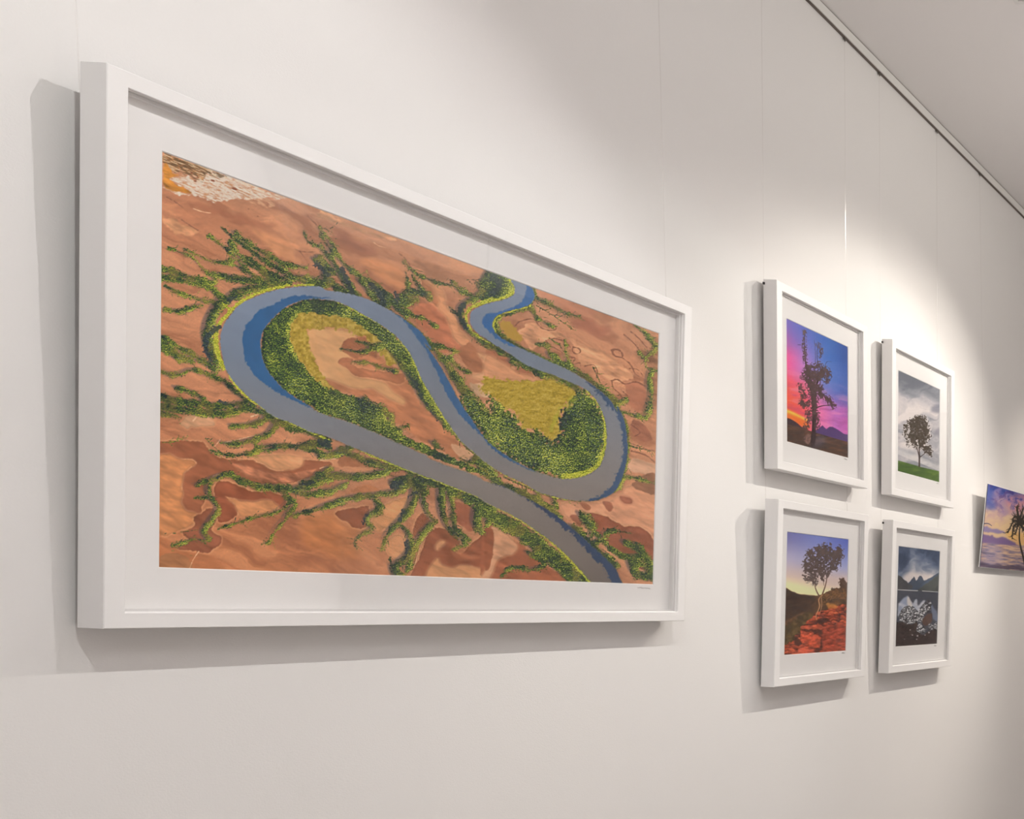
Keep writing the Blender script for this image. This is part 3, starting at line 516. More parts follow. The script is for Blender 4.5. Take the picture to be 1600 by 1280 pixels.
    foB = S.poly(T7([(890,1085),(970,1170),(1030,1280)])+T8([(775,0),(810,100),(828,200),(820,320),(780,430),(700,490),(620,515),(520,520),(400,490),(250,430),(120,350),(0,255)])+T5([(1400,740),(1300,590),(1300,500),(1420,560),(1600,700)])+T7([(0,1130),(120,1190)])+T8([(100,20),(210,90),(250,190),(340,180),(450,280),(520,210),(490,130),(530,50),(600,-30)])+T7([(800,1120)]), False, 0, 14, .3)
    hk = S.poly(T4([(1560,560),(1600,560)])+T7([(90,40),(215,95),(250,170),(240,230),(150,275),(0,310)])+T4([(1520,860),(1470,860),(1560,700)]), False, 0, 4)
    # crowns lit from the lower right; scattered more thinly towards the margins
    n1 = fbm(X*.10, Y*.10, 61, 3); n2 = vnoise(X*.5, Y*.5, 63)
    d, bx, by, bh = worley((X+.15*Y)*.36, (Y-.30*X)*.50, 5)
    d2, cx, cy, ch = worley((X-.1*Y)*.58, (Y-.35*X)*.70, 15)
    dens = np.clip((V+3.6+(n1-.5)*9)/6.2, 0, 1)
    vm = np.maximum(smooth(dens-bh*.85-d*.25, -.02, .12), smooth(dens-ch*1.1-d2*.3, -.02, .15)*.8)
    v2 = smooth(V2+(n2-.5)*1.6, -.5, .7)*(.55+.45*smooth(n1, .3, .6)); vm = np.maximum(vm, v2*.9)
    Fm = np.maximum(np.maximum(fo, foB), hk)
    allv = np.maximum(vm*.94, Fm)
    S.mix(np.clip(boxblur(dens, 2)*1.2, 0, 1)*.62*(1-Fm)*(.5+n1), (116, 98, 60))
    sh = .48+1.0*(bx*.75+by*.55)*np.clip(1.1-d, 0, 1)+.8*(cx*.75+cy*.55)*np.clip(1-d2, 0, 1)+.45*(bh-.5)+.3*(ch-.5)-.34*smooth(d, .45, .85)
    band = boxblur(allv, 5)
    lip = np.clip(band-S.shift(band, -4, -2), -1, 1)
    cast = np.clip(S.shift(boxblur(vm, 1), -4, -1.5)*(V > -1.5)-allv, 0, 1)
    cast = np.maximum(cast, np.clip(S.shift(boxblur(smooth(V, .5, 2.5), 1), -7, -2.5)-allv*.6, 0, 1)*.8)
    S.mix(boxblur(cast, 1)*.6, (66, 72, 84))
    big = fbm(X*.035, Y*.035, 71, 3)
    t = np.clip(sh+(big-.5)*.8+lip*.8-.0, 0, 1); t = t*(1-.12*(1-Fm)*v2)+.09*(1-Fm)*(1-v2)
    col = ramp(t, [(0, (28, 42, 52)), (.3, (46, 68, 52)), (.52, (80, 106, 52)), (.75, (128, 146, 58)), (1, (196, 196, 88))])
    S.mix(allv, col)
    # yellow grass showing through in the thinner growth
    S.mix(allv*(1-Fm)*smooth(fbm(X*.07, Y*.07, 83, 3), .52, .7)*.45, (160, 134, 66))
    S.mix(S.poly(T7([(110,470),(200,470),(280,560),(320,640),(260,650),(160,570)]), True, 0, 6, .3)*.85, (178, 146, 58))
    S.mix(S.poly(T7([(640,1250),(720,1180),(800,1120),(790,1160),(740,1280)])+T8([(520,30),(470,180),(430,170)]), True, 1, 8)*.5, (170, 172, 56))
    # bright lips along the outer bank and dark water-side margins
    F = S.field()
    for p, a, b in ((T2([(1420,90),(1250,95)]), 4, 4), (T2([(1200,95),(1050,125),(880,180),(730,260),(630,360),(540,470),(520,600),(540,740),(590,860)]), 4, 9), (T2([(640,930),(720,1040),(830,1150),(900,1190),(1030,1280)]), 5, 4), (T2([(580,260),(640,310)]), 4, 5)):
        S.stroke(F, p, a, b)
    for p, a, b in ((T4([(1600,815),(1500,850),(1390,900),(1355,960),(1370,1050),(1440,1140),(1600,1235)]), 8, 2), (T7([(0,290),(150,260),(240,210),(245,160),(205,95)]), 6, 4), (T4([(740,1200),(800,1280)]), 2, 3), (T5([(730,0),(830,130),(900,280),(960,410),(1050,560),(1120,680),(1190,790)]), 4, 5), (T4([(130,835),(260,885),(420,975),(560,1055),(680,1145)]), 1.6, 2), (T8([(775,0),(808,100),(822,200),(812,320),(775,420),(700,475),(620,500),(540,505)]), 3, 11), (T7([(890,1080),(975,1180),(1030,1280)]), 1.5, 2.5), (T8([(0,688),(150,758),(270,828),(400,918),(500,998),(620,1118),(710,1225)]), 4, 7), (T3([(845,85),(1000,150),(1130,210),(1280,275)]), 3, 3), (T6([(330,0),(520,90),(750,180),(930,250),(1100,310),(1300,390),(1450,450),(1600,520)]), 4, 4), (T7([(425,250),(390,330),(300,360),(180,390),(95,430),(60,500),(75,560)]), 3, 4), (T5([(1200,800),(1290,930),(1400,1030),(1480,1100),(1600,1195)]), 2.4, 1.6), (T8([(0,415),(100,480),(250,555),(350,610),(450,645),(560,670)]), 1.6, 2)):
        S.stroke(F, p, a, b)
    lm = smooth(F+(vnoise(X*.35, Y*.35, 9)-.5)*3.0, -.4, 1.)
    S.mix(lm*.9, ramp(np.clip(sh+.25, 0, 1), [(0, (84, 104, 34)), (.5, (160, 168, 44)), (1, (206, 206, 84))]))
    F = S.field()
    for p, a, b in ((T2([(540,480),(440,560),(420,680),(470,780)]), 10, 8), (T2([(640,230),(700,210)]), 8, 5), (T4([(1330,860),(1300,960),(1350,1080)]), 9, 7), (T6([(680,350),(760,320)]), 14, 8), (T6([(820,450),(900,410)]), 5, 5), (T3([(1080,600),(1160,590)]), 5, 4), (T3([(440,550),(500,530)]), 4, 3), (T1([(1450,1080),(1560,1180)]), 9, 7), (T4([(200,540),(260,660),(290,750)]), 9, 8), (T4([(470,680),(560,780),(600,880)]), 8, 7), (T4([(700,760),(720,860)]), 6, 4), (T5([(830,330),(900,450),(960,560),(1090,750)]), 5, 3), (T6([(420,620),(400,700)]), 6, 4), (T6([(800,860),(810,960),(770,1030)]), 7, 4), (T6([(770,590),(730,680)]), 7, 5), (T5([(0,950),(80,960)]), 12, 7), (T2([(560,1170),(620,1180)]), 6, 4), (T7([(60,80),(120,140),(60,220)]), 12, 9), (T3([(1220,310),(1280,320)]), 7, 6)):
        S.stroke(F, p, a, b)
    S.mix(smooth(F+(vnoise(X*.4, Y*.4, 19)-.5)*6, -.8, 1.6)*.75, ramp(n2, [(0, (34, 46, 60)), (.6, (48, 62, 76)), (1, (74, 92, 70))]))
    S.mix(smooth(worley(X*.25, Y*.25, 99)[0]*-1, -.22, -.1)*boxblur(allv, 6)*(vnoise(X*.03, Y*.03, 4) > .62)*.4, (150, 170, 190))
    # -- river
    river = T7([(215,95),(250,170),(240,230),(150,275),(0,310)])+T4([(1500,870),(1410,920),(1385,980),(1400,1060),(1470,1140),(1600,1225)])+T7([(57,667),(200,755),(330,845),(470,905),(600,950),(740,1010),(880,1075),(970,1160),(1030,1280)])+T8([(775,0),(810,100),(828,200),(820,320),(780,430),(700,490),(620,515),(520,520),(400,490),(250,430),(120,350),(0,255)])+T5([(1400,740),(1300,590),(1180,370),(1080,200),(960,30)])+T4([(1030,1280),(940,1130),(830,1040),(700,950),(560,870),(430,810),(300,770),(180,745),(60,730)])+T2([(1500,112),(1430,100),(1220,110),(1050,140),(900,190),(740,270),(640,380),(580,480),(555,600),(570,730),(600,850),(640,930),(720,1030),(830,1140),(900,1190)])+T3([(850,90),(1000,150),(1130,210)])+T5([(0,880),(150,935),(300,1000),(450,1060),(620,1130)])+T6([(750,180),(930,250),(1100,310),(1300,390),(1450,450)])+T8([(0,690),(150,760),(270,830),(400,920),(500,1000),(620,1120),(720,1240),(735,1300)]) \
        +T8([(975,1300),(935,1240),(880,1130),(800,1050),(700,960),(600,870),(500,790),(380,710),(250,640),(120,575),(0,540)])+T6([(1430,250),(1200,170),(1000,90)])+T5([(1000,1080),(900,1040),(700,950),(500,860),(300,780)])+T5([(0,680)])+T2([(1400,1220),(1280,1150),(1150,1060),(1030,930),(970,830),(935,720),(930,600),(960,500),(1040,400),(1150,300),(1280,240),(1400,215),(1500,220)])+T4([(0,815),(130,830),(260,880),(420,970),(560,1050),(680,1140),(740,1200)])+T5([(730,0),(830,130),(900,280),(960,410),(1050,560),(1120,680),(1200,800),(1290,930),(1400,1030),(1480,1100)])+T8([(0,415),(100,480),(250,550),(350,610),(450,640),(560,665),(700,675),(800,655),(880,610),(930,520),(965,400),(970,280),(960,180),(935,80),(900,20)])+T7([(1165,1275),(1100,1170),(1000,1080),(900,1005),(740,905),(560,825),(400,750),(250,680),(120,610),(60,540),(50,480),(90,420),(180,380),(300,350),(390,310),(425,250),(415,190),(380,150),(330,60),(240,50)])
    R = S.poly(river, True, 0, 1.2, .5)
    wc = ramp(np.clip((Y-430)/480, 0, 1), [(0, (128, 142, 164)), (.25, (118, 130, 147)), (.5, (128, 130, 136)), (.7, (134, 127, 123)), (1, (116, 107, 102))])
    wc = wc*(1+.06*(fbm(u*.03, v*.08, 55)-.5))[..., None]
    S.mix(np.clip(boxblur(R, 3)*1.3-R, 0, 1)*(1-lm)*.45, (38, 52, 44))
    S.mix(R, wc)
    def blue(pts, col, jag=4, soft=0):
        S.mix(S.poly(pts, True, soft, jag, .35, 12)*R, np.array(col, np.float32)*(1+.12*(fbm(X*.1, Y*.1, 3)-.5))[..., None])
    blue(T2([(1560,215),(1500,205),(1300,188),(1150,210),(1050,270),(920,320),(850,400),(790,470),(770,560),(760,650),(790,790),(860,900),(950,990),(1080,1080),(1200,1140),(1400,1225),(1400,1150),(1100,950),(1000,700),(1040,450),(1250,270)]), (56, 98, 142), 3)
    blue(T4([(640,900),(760,1000),(860,1120),(930,1230)])+T5([(910,0),(970,90),(1030,200),(1090,330),(1150,460),(1220,590),(1300,700),(1400,810),(1500,900)])+T8([(0,270),(80,345),(170,400),(330,470),(330,420),(60,200)])+T5([(1450,700),(1250,400),(1080,100),(1000,0)])+T4([(960,1100),(800,960)]), (62, 102, 144), 3)
    blue(T7([(370,100),(350,190),(340,260),(260,330),(150,370),(30,400)])+T4([(1600,930),(1530,960),(1500,1010),(1530,1080),(1600,1150)])+T7([(120,640),(260,700),(160,560),(120,440),(460,340),(460,150)]), (58, 104, 156), 3)
    blue(T7([(870,980),(960,1080),(1040,1160),(1090,1270)])+T8([(830,0),(880,60),(915,120),(935,200),(945,300),(925,420),(890,510),(840,590),(760,650),(700,665),(760,700),(1000,600),(1000,100)])+T7([(1200,1200),(1000,1000)]), (66, 88, 118), 7)
    blue(T8([(0,530),(150,590),(250,645),(380,735),(500,835),(600,905),(670,990),(760,1080),(810,1130),(880,1260),(1000,1260),(900,1080),(600,820),(200,590)]), (58, 74, 102), 7)
    # crowns leaning over the banks
    over = smooth(vnoise(X*.45, Y*.45, 88)-.5, .1, .3)*np.clip(boxblur(R, 2)-boxblur(R, 4)*.4, 0, 1)*np.clip(1.6-1.6*boxblur(R, 2), 0, 1)
    S.mix(np.clip(over*1.2, 0, 1), (70, 88, 44))
    sharpen(S, .6, 2)
    return S
def leaves(S, F, k, amp, col_d, col_l, seed, a=1., thr=.0):
    """foliage clumps with sky showing through, thinner towards the margin"""
    X, Y = S.X, S.Y
    d, bx, by, bh = worley(X*k*2.1, Y*k*2.1, seed); g = fbm(X*k*.75, Y*k*.75, seed+3, 3)
    den = np.clip((F+.8)/amp, 0, 1)
    m = smooth(den*.8+(g-.5)*1.9+(.5-bh)*.45-.30-thr, 0, .14)*(F > -1.5)
    sh = np.clip(.45+(bx-by)*.5+.9*(g-.5)+.35*(bh-.5), 0, 1)
    S.mix(m*a, np.asarray(col_d, np.float32)*(1-sh[..., None])+np.asarray(col_l, np.float32)*sh[..., None])

def branch(S, ps, col, a=1.):
    F = S.field()
    for p, w0, w1 in ps: S.stroke(F, p, w0, w1)
    S.mix(smooth(F, -.25, .25)*a, col)

def paint_sunset():
    S = Sheet(1226, 494, 1330, 720, 3.2, 2); X, Y = S.X, S.Y; T = tile(1220, 490, 5.565)
    tx = (X-1220)*5.565; ty = (Y-490)*5.565; v = ty-.40*(tx-55); u = (tx-55)/530
    top = ramp(np.clip(u, 0, 1), [(0, (112, 98, 186)), (.35, (74, 100, 190)), (.7, (44, 98, 178)), (1, (34, 72, 150))])
    midc = ramp(np.clip(u, 0, 1), [(0, (232, 84, 150)), (.3, (190, 130, 206)), (.6, (98, 132, 206)), (1, (62, 96, 176))])
    low = ramp(np.clip(u, 0, 1), [(0, (250, 92, 60)), (.3, (252, 90, 96)), (.5, (240, 120, 170)), (.8, (196, 112, 196)), (1, (196, 96, 180))])
    t1 = smooth(v+60*(fbm(X*.03, Y*.05, 3)-.5)*2, 60, 430)[..., None]; t2 = smooth(v+50*(fbm(X*.05, Y*.1, 5)-.5)*2, 420, 740)[..., None]
    S.C = top*(1-t1)+midc*t1; S.C = S.C*(1-t2)+low*t2
    st = fbm((X+Y*2)*.03, (Y-.35*X)*.16, 9, 4); S.mix(smooth(st, .5, .75)*smooth(v, 300, 600)*.35, (255, 160, 190)); S.mix(smooth(1-st, .5, .75)*smooth(v, 500, 700)*.4, (150, 70, 140))
    F = S.field(); S.stroke(F, T([(40, 850), (130, 885), (230, 930)]), 6, 1); S.mix(smooth(F, -3, 1), (255, 196, 70))
    F = S.field(); S.stroke(F, T([(60, 900), (150, 930), (230, 980)]), 10, 6); S.mix(smooth(F, -4, 1)*.8, (255, 120, 40))
    S.mix(S.poly(T([(280,1030),(330,1000),(362,972),(395,1006),(425,984),(450,985),(500,1012),(550,1048),(700,1070),(700,1200),(300,1100)]), False), (84, 60, 116))
    S.mix(S.poly(T([(-60,895),(60,910),(100,925),(140,950),(180,985),(230,1010),(-60,1020)]), True), (62, 44, 54))
    gm = S.poly(T([(-60,930),(150,985),(300,1035),(450,1080),(700,1150),(700,1400),(-60,1400)]), False)
    g = fbm(X*.08, Y*.3, 21, 4); S.mix(gm, ramp(g+.22*(v-850)/250, [(.2, (128, 92, 62)), (.5, (98, 68, 52)), (.9, (56, 42, 38))]))
    leaves(S, S.poly(T([(200,1070),(260,1050),(250,1130),(210,1120)]))*3-2.2, .6, 2, (90, 70, 66), (160, 120, 110), 5)
    S.mix(S.poly(T([(330,1060),(400,1110),(330,1160),(260,1150)]), True, 3)*.5, (96, 96, 120))
    D = (52, 36, 40)
    branch(S, [(T([(275,1140),(285,1000),(285,860),(280,740),(270,640),(240,520),(218,440),(208,330),(206,160)]), 6, .8), (T([(290,1120),(300,900),(300,740),(310,620),(330,520)]), 4, 1.4), (T([(320,440),(315,340),(325,270)]), 1, .8), (T([(285,760),(250,640),(200,540)]), 2, 1), (T([(300,820),(380,800),(460,805)]), 2, .6), (T([(300,420),(300,320),(290,230)]), .9, .4), (T([(380,470),(400,420),(440,420)]), .8, .4), (T([(150,270),(190,275)]), .8, .5), (T([(300,640),(350,540),(400,480)]), 3, 1)], D)
    F = S.field()
    for p, a, b in (([(205,155),(205,200),(200,250),(210,320),(212,400),(225,450)], 4, 5), ([(320,270),(345,300),(345,370)], 4, 4), ([(230,470),(290,460),(330,450)], 10, 10), ([(250,520),(330,540),(370,500)], 22, 14), ([(370,490),(410,520),(400,580)], 13, 8), ([(190,540),(230,570),(260,620)], 8, 14), ([(270,620),(330,650)], 16, 14), ([(165,630),(190,680),(210,730)], 7, 8), ([(180,770),(220,800),(250,770)], 9, 8), ([(340,690),(390,730),(430,770),(455,805)], 11, 8), ([(245,860),(240,920),(235,990)], 9, 5), ([(310,850),(320,920),(320,1000)], 7, 5), ([(280,660),(290,760),(290,860)], 16, 8), ([(215,980),(225,1010)], 6, 3)):
        S.stroke(F, T(p), a, b)
    leaves(S, F+.8, .8, 6.5, D, (112, 84, 80), 31, thr=-.14)
    sharpen(S, .4, 1)
    return S

def paint_field_tree():
    S = Sheet(1400, 574, 1472, 760, 4, 3); X, Y = S.X, S.Y; T = tile(1395, 570, 6.737)
    tx = (X-1395)*6.737; ty = (Y-570)*6.737; v = ty-.40*(tx-55)
    w = fbm(X*.03, Y*.04, 5)*3; n = fbm(X*.035+w, Y*.055+w, 7, 5)
    S.C = ramp(np.clip(.15+.75*smooth(v, 60, 480)-.2*smooth(v, 700, 950)+(n-.5)*1.5, 0, 1), [(0, (110, 114, 124)), (.35, (150, 152, 160)), (.65, (190, 186, 190)), (1, (222, 214, 212))])
    S.mix(S.poly(T([(400,440),(500,410),(500,510),(440,500)]), True, 2, 5)*.7, (122, 124, 140)); S.mix(S.poly(T([(430,700),(500,660),(500,750),(440,740)]), True, 2, 4)*.7, (130, 128, 142)); S.mix(S.poly(T([(50,860),(200,920),(250,950),(50,950)]), True, 2, 5)*.6, (142, 148, 160))
    S.mix(smooth(v, 860, 910)*(v < 945)*.6, (222, 218, 216))
    gm = S.poly(T([(-60,980),(60,1008),(280,1072),(620,1155),(620,1400),(-60,1400)]), False)
    S.mix(gm, ramp(fbm(X*.1, Y*.4, 9, 4)+.15*(v-980)/100, [(.2, (116, 138, 70)), (.5, (88, 116, 52)), (.9, (58, 84, 42))]))
    D = (48, 40, 36); F = S.field()
    for p, a, b in (([(270,570),(240,620),(200,610)], 14, 13), ([(300,590),(330,650),(350,710)], 16, 12), ([(250,640),(270,700),(240,740)], 24, 18), ([(145,650),(140,700),(130,740)], 8, 5), ([(150,790),(165,850)], 5, 2), ([(190,740),(220,800),(250,850)], 14, 8), ([(310,700),(320,780),(300,850)], 16, 10), ([(370,750),(350,800)], 8, 6), ([(360,870),(385,910),(390,940)], 10, 7), ([(320,870),(350,900)], 6, 6), ([(280,720),(280,820)], 12, 8)):
        S.stroke(F, T(p), a, b)
    S.mix(boxblur(smooth(F, -1.2, .6), 2)*.55, (232, 224, 220))
    branch(S, [(T([(279,1072),(280,980),(278,900),(282,800)]), 2.6, 1.6), (T([(285,975),(340,930),(370,900)]), 1.4, .6), (T([(276,960),(250,880),(210,840)]), 1.3, .6), (T([(262,900),(240,850)]), 1, .5)], (74, 58, 54))
    leaves(S, F+.8, .9, 5., D, (100, 90, 76), 41, thr=-.1)
    sharpen(S, .4, 1)
    return S

def paint_red_gorge():
    S = Sheet(1224, 828, 1330, 1028, 3.4, 4); X, Y = S.X, S.Y; T = tile(1220, 825, 6.244)
    tx = (X-1220)*6.244; ty = (Y-825)*6.244; v = ty-.12*(tx-60); u = np.clip((tx-60)/600, 0, 1)
    top = ramp(u, [(0, (112, 112, 166)), (.5, (116, 128, 192)), (1, (84, 100, 182))]); mid = ramp(u, [(0, (176, 170, 196)), (1, (150, 158, 204))])
    t = smooth(v, 40, 330)[..., None]; S.C = top*(1-t)+mid*t; t = smooth(v, 280, 470)[..., None]; S.C = S.C*(1-t)+np.array((204, 184, 178), np.float32)*t
    hz = smooth(v-60*u, 430, 590)[..., None]; S.C = S.C*(1-hz)+np.array((250, 226, 170), np.float32)*hz
    hill = S.poly(T([(20,580),(60,592),(110,622),(200,650),(300,660),(370,657),(420,642),(480,612),(560,596),(600,570),(740,560),(740,1330),(-60,1330),(-60,560)]), False, 0, 2)
    n = fbm(X*.12, Y*.2, 13, 4)
    S.mix(hill, ramp(n, [(.2, (62, 44, 34)), (.5, (92, 66, 46)), (.8, (130, 92, 58))]))
    S.mix(S.poly(T([(-60,560),(110,625),(200,652),(330,662),(340,700),(280,780),(160,850),(60,900),(-60,940)]), True, 1), ramp(n, [(.3, (52, 38, 32)), (.8, (78, 56, 42))]))
    S.mix(S.poly(T([(60,940),(160,880),(280,820),(330,880),(240,960),(180,1030),(120,1110),(-60,1160),(-60,960)]), True, 1, 4)*.8, ramp(n, [(.3, (66, 54, 34)), (.8, (128, 106, 60))]))
    red = S.poly(T([(230,930),(340,850),(430,800),(500,760),(740,800),(740,1330),(-60,1330),(-20,1180),(60,1140),(140,1080),(190,1010)]), True, 0, 5)
    n2 = fbm(X*.18, Y*.35, 23, 4); d, bx, by, bh = worley(X*.16, Y*.26, 6)
    S.mix(red, ramp(np.clip(n2*.9+(bh-.5)*.35+(by)*-.3-smooth(d, .5, .8)*.2+.03, 0, 1), [(.1, (58, 30, 30)), (.4, (128, 56, 40)), (.65, (186, 82, 52)), (.9, (218, 116, 74))]))
    for p, c in (([(200,1010),(290,1020),(390,1070),(380,1150),(340,1170),(260,1130),(195,1120)], (196, 84, 56)), ([(200,960),(300,945),(380,965),(330,990),(210,990)], (204, 98, 68)), ([(400,1000),(450,960),(640,960),(640,1190),(520,1200),(400,1190)], (160, 68, 48)), ([(180,1180),(260,1165),(330,1200),(200,1230)], (200, 90, 66))):
        S.mix(S.poly(T(p), True, 0, 3)*.75, np.array(c, np.float32)*(1+.8*(n2-.5))[..., None])
    for p in ([(210,1000),(390,1000),(400,1040),(300,1020)], [(370,880),(460,890),(440,930),(380,940)], [(390,1060),(400,1190),(380,1180)], [(150,1060),(190,1100),(180,1150),(130,1140)]): S.mix(S.poly(T(p), True, 1, 3)*.8, (58, 36, 32))
    S.mix(S.poly(T([(440,740),(520,740),(560,770),(480,790)]), True, 1, 3)*.7, (206, 140, 62))
    branch(S, [(T([(372,660),(350,620),(335,575),(330,520)]), 2.4, 1), (T([(405,650),(430,580),(445,520),(450,470)]), 2.4, 1.2), (T([(420,560),(410,500)]), .8, .5)], (112, 82, 66))
    branch(S, [(T([(405,655),(370,700),(378,770),(345,850),(350,900)]), 2.2, 1.2), (T([(395,680),(400,760),(380,830)]), 1.4, .8)], (200, 152, 108), .8)
    F = S.field()
    for p, a, b in (([(420,155),(440,190)], 5, 8), ([(490,165),(480,220)], 4, 12), ([(370,210),(400,260),(400,330)], 14, 24), ([(560,200),(575,240),(560,300)], 10, 14), ([(440,240),(460,330),(440,400)], 28, 22), ([(290,250),(270,330),(280,390)], 14, 22), ([(300,330),(350,400)], 24, 20), ([(520,300),(530,360),(500,400)], 20, 10), ([(230,480),(260,500)], 6, 8), ([(300,470),(330,520)], 16, 12), ([(390,430),(410,500)], 16, 6), ([(460,440),(440,470)], 10, 4)):
        S.stroke(F, T(p), a, b)
    leaves(S, F+1, .55, 6, (58, 48, 50), (112, 92, 84), 51, thr=-.02)
    F = S.field(); S.stroke(F, T([(600,520),(615,560)]), 9, 11); S.stroke(F, T([(510,600),(550,598)]), 2, 2)
    leaves(S, F+1, .8, 3, (66, 46, 36), (100, 72, 54), 53, thr=-.15)
    F = S.field(); S.stroke(F, T([(420,690),(560,640),(640,640)]), 14, 14); leaves(S, F, .7, 8, (70, 52, 34), (158, 110, 66), 57)
    sharpen(S, .4, 1)
    return S

def paint_mountain_lake():
    S = Sheet(1396, 848, 1472, 1016, 4.4, 5); X, Y = S.X, S.Y; T = tile(1395, 845, 7.53)
    w = fbm(X*.05, Y*.05, 3)*2; n = fbm(X*.04+w, Y*.05+w, 7, 5); ty = (Y-845)*7.53; tx = (X-1395)*7.53
    S.C = ramp(np.clip(.3+(n-.5)*1.5+.35*smooth(ty, 250, 450)-.35*smooth(tx, 250, 520)*(1-smooth(ty, 260, 420)), 0, 1), [(0, (44, 58, 84)), (.35, (84, 98, 124)), (.65, (140, 146, 160)), (1, (206, 200, 200))])
    S.mix(S.poly(T([(110,440),(160,380),(230,350),(300,370),(380,400),(460,400),(430,470),(180,510)]), True, 3, 4)*.8, (226, 212, 204))
    S.mix(S.poly(T([(225,250),(245,255),(250,370),(215,370)]), True, 2, 4)*.5, (200, 196, 196))
    S.mix(S.poly(T([(60,405),(110,440),(185,500),(215,460),(245,420),(275,465),(290,455),(310,410),(340,420),(365,470),(420,445),(470,420),(640,290),(640,600),(-60,600),(-60,320)]), False, 0, 2), ramp(n, [(.3, (52, 62, 78)), (.7, (84, 100, 122))]))
    S.mix(S.poly(T([(-60,330),(60,405),(110,445),(190,510),(230,560),(-60,590)]), True, 0, 2)*.8, (66, 64, 64)); S.mix(S.poly(T([(310,590),(400,500),(480,440),(660,330),(660,600)]), True, 0, 3)*.8, ramp(n, [(.3, (50, 54, 52)), (.7, (86, 88, 80))]))
    wl = S.poly(T([(-60,572),(660,603),(660,1300),(-60,1300)]), False); S.mix(wl, (64, 68, 80))
    F = S.field(); S.stroke(F, T([(60,578),(180,584),(290,590)]), 1.4, 1.8); S.stroke(F, T([(350,592),(440,598),(540,604)]), 1.4, 1); S.mix(smooth(F, -.5, .6)*.85, (186, 184, 182))
    S.mix(S.poly(T([(60,740),(110,690),(175,640),(200,680),(235,740),(270,690),(290,690),(300,760),(370,700),(390,710),(300,860),(80,860),(60,900)]), False, 1, 2), ramp(n, [(.3, (138, 148, 170)), (.7, (214, 208, 204))]))
    S.mix(S.poly(T([(180,650),(230,750),(210,790),(170,740)]), True, 1)*.6, (232, 214, 196))
    S.mix(S.poly(T([(450,740),(520,850),(530,950),(470,900)]), True, 1, 2)*.8, (112, 122, 146))
    d, bx, by, bh = worley(X*.42, Y*.5, 8); gr = fbm(X*.5, Y*.6, 12, 3)
    rk = ramp(np.clip(gr*1.2-.1+(bh-.5)*.5-by*.5-smooth(d, .45, .75)*.25, 0, 1), [(.1, (38, 36, 40)), (.45, (96, 98, 104)), (.8, (170, 172, 176)), (1, (214, 214, 214))])
    for p in ([(80,880),(110,800),(200,770),(270,800),(310,880),(300,960),(200,970),(90,960)], [(310,800),(370,740),(420,700),(455,740),(450,820),(400,860),(330,850)], [(290,880),(330,850),(365,880),(340,950),(300,940)], [(270,1060),(310,970),(350,1000),(400,1020),(360,1090)], [(420,1000),(440,950),(470,1000),(510,960),(520,1040),(430,1050)]):
        S.mix(S.poly(T(p), True, 0, 2), rk)
    S.mix(S.poly(T([(345,930),(400,870),(460,860),(460,940),(400,1000),(350,980)]), True, 0, 2), (84, 62, 54))
    S.mix(S.poly(T([(-60,960),(90,960),(220,975),(290,950),(280,1060),(350,1100),(430,1060),(660,1050),(660,1350),(-60,1350)]), True, 0, 3)*.92, ramp(gr, [(.3, (34, 24, 24)), (.7, (66, 50, 44))]))
    for a, b, r in ((290,1120,14), (230,1110,10), (425,1080,14), (380,1110,9), (280,1160,9), (205,1050,8), (140,1160,7), (480,1000,8)):
        q = T([(a, b)])[0]; S.mix(smooth(-np.hypot(X-q[0], (Y-q[1])*1.2), -r/7.5, -r/11.)*.8, (176, 172, 172))
    sharpen(S, .4, 1)
    return S

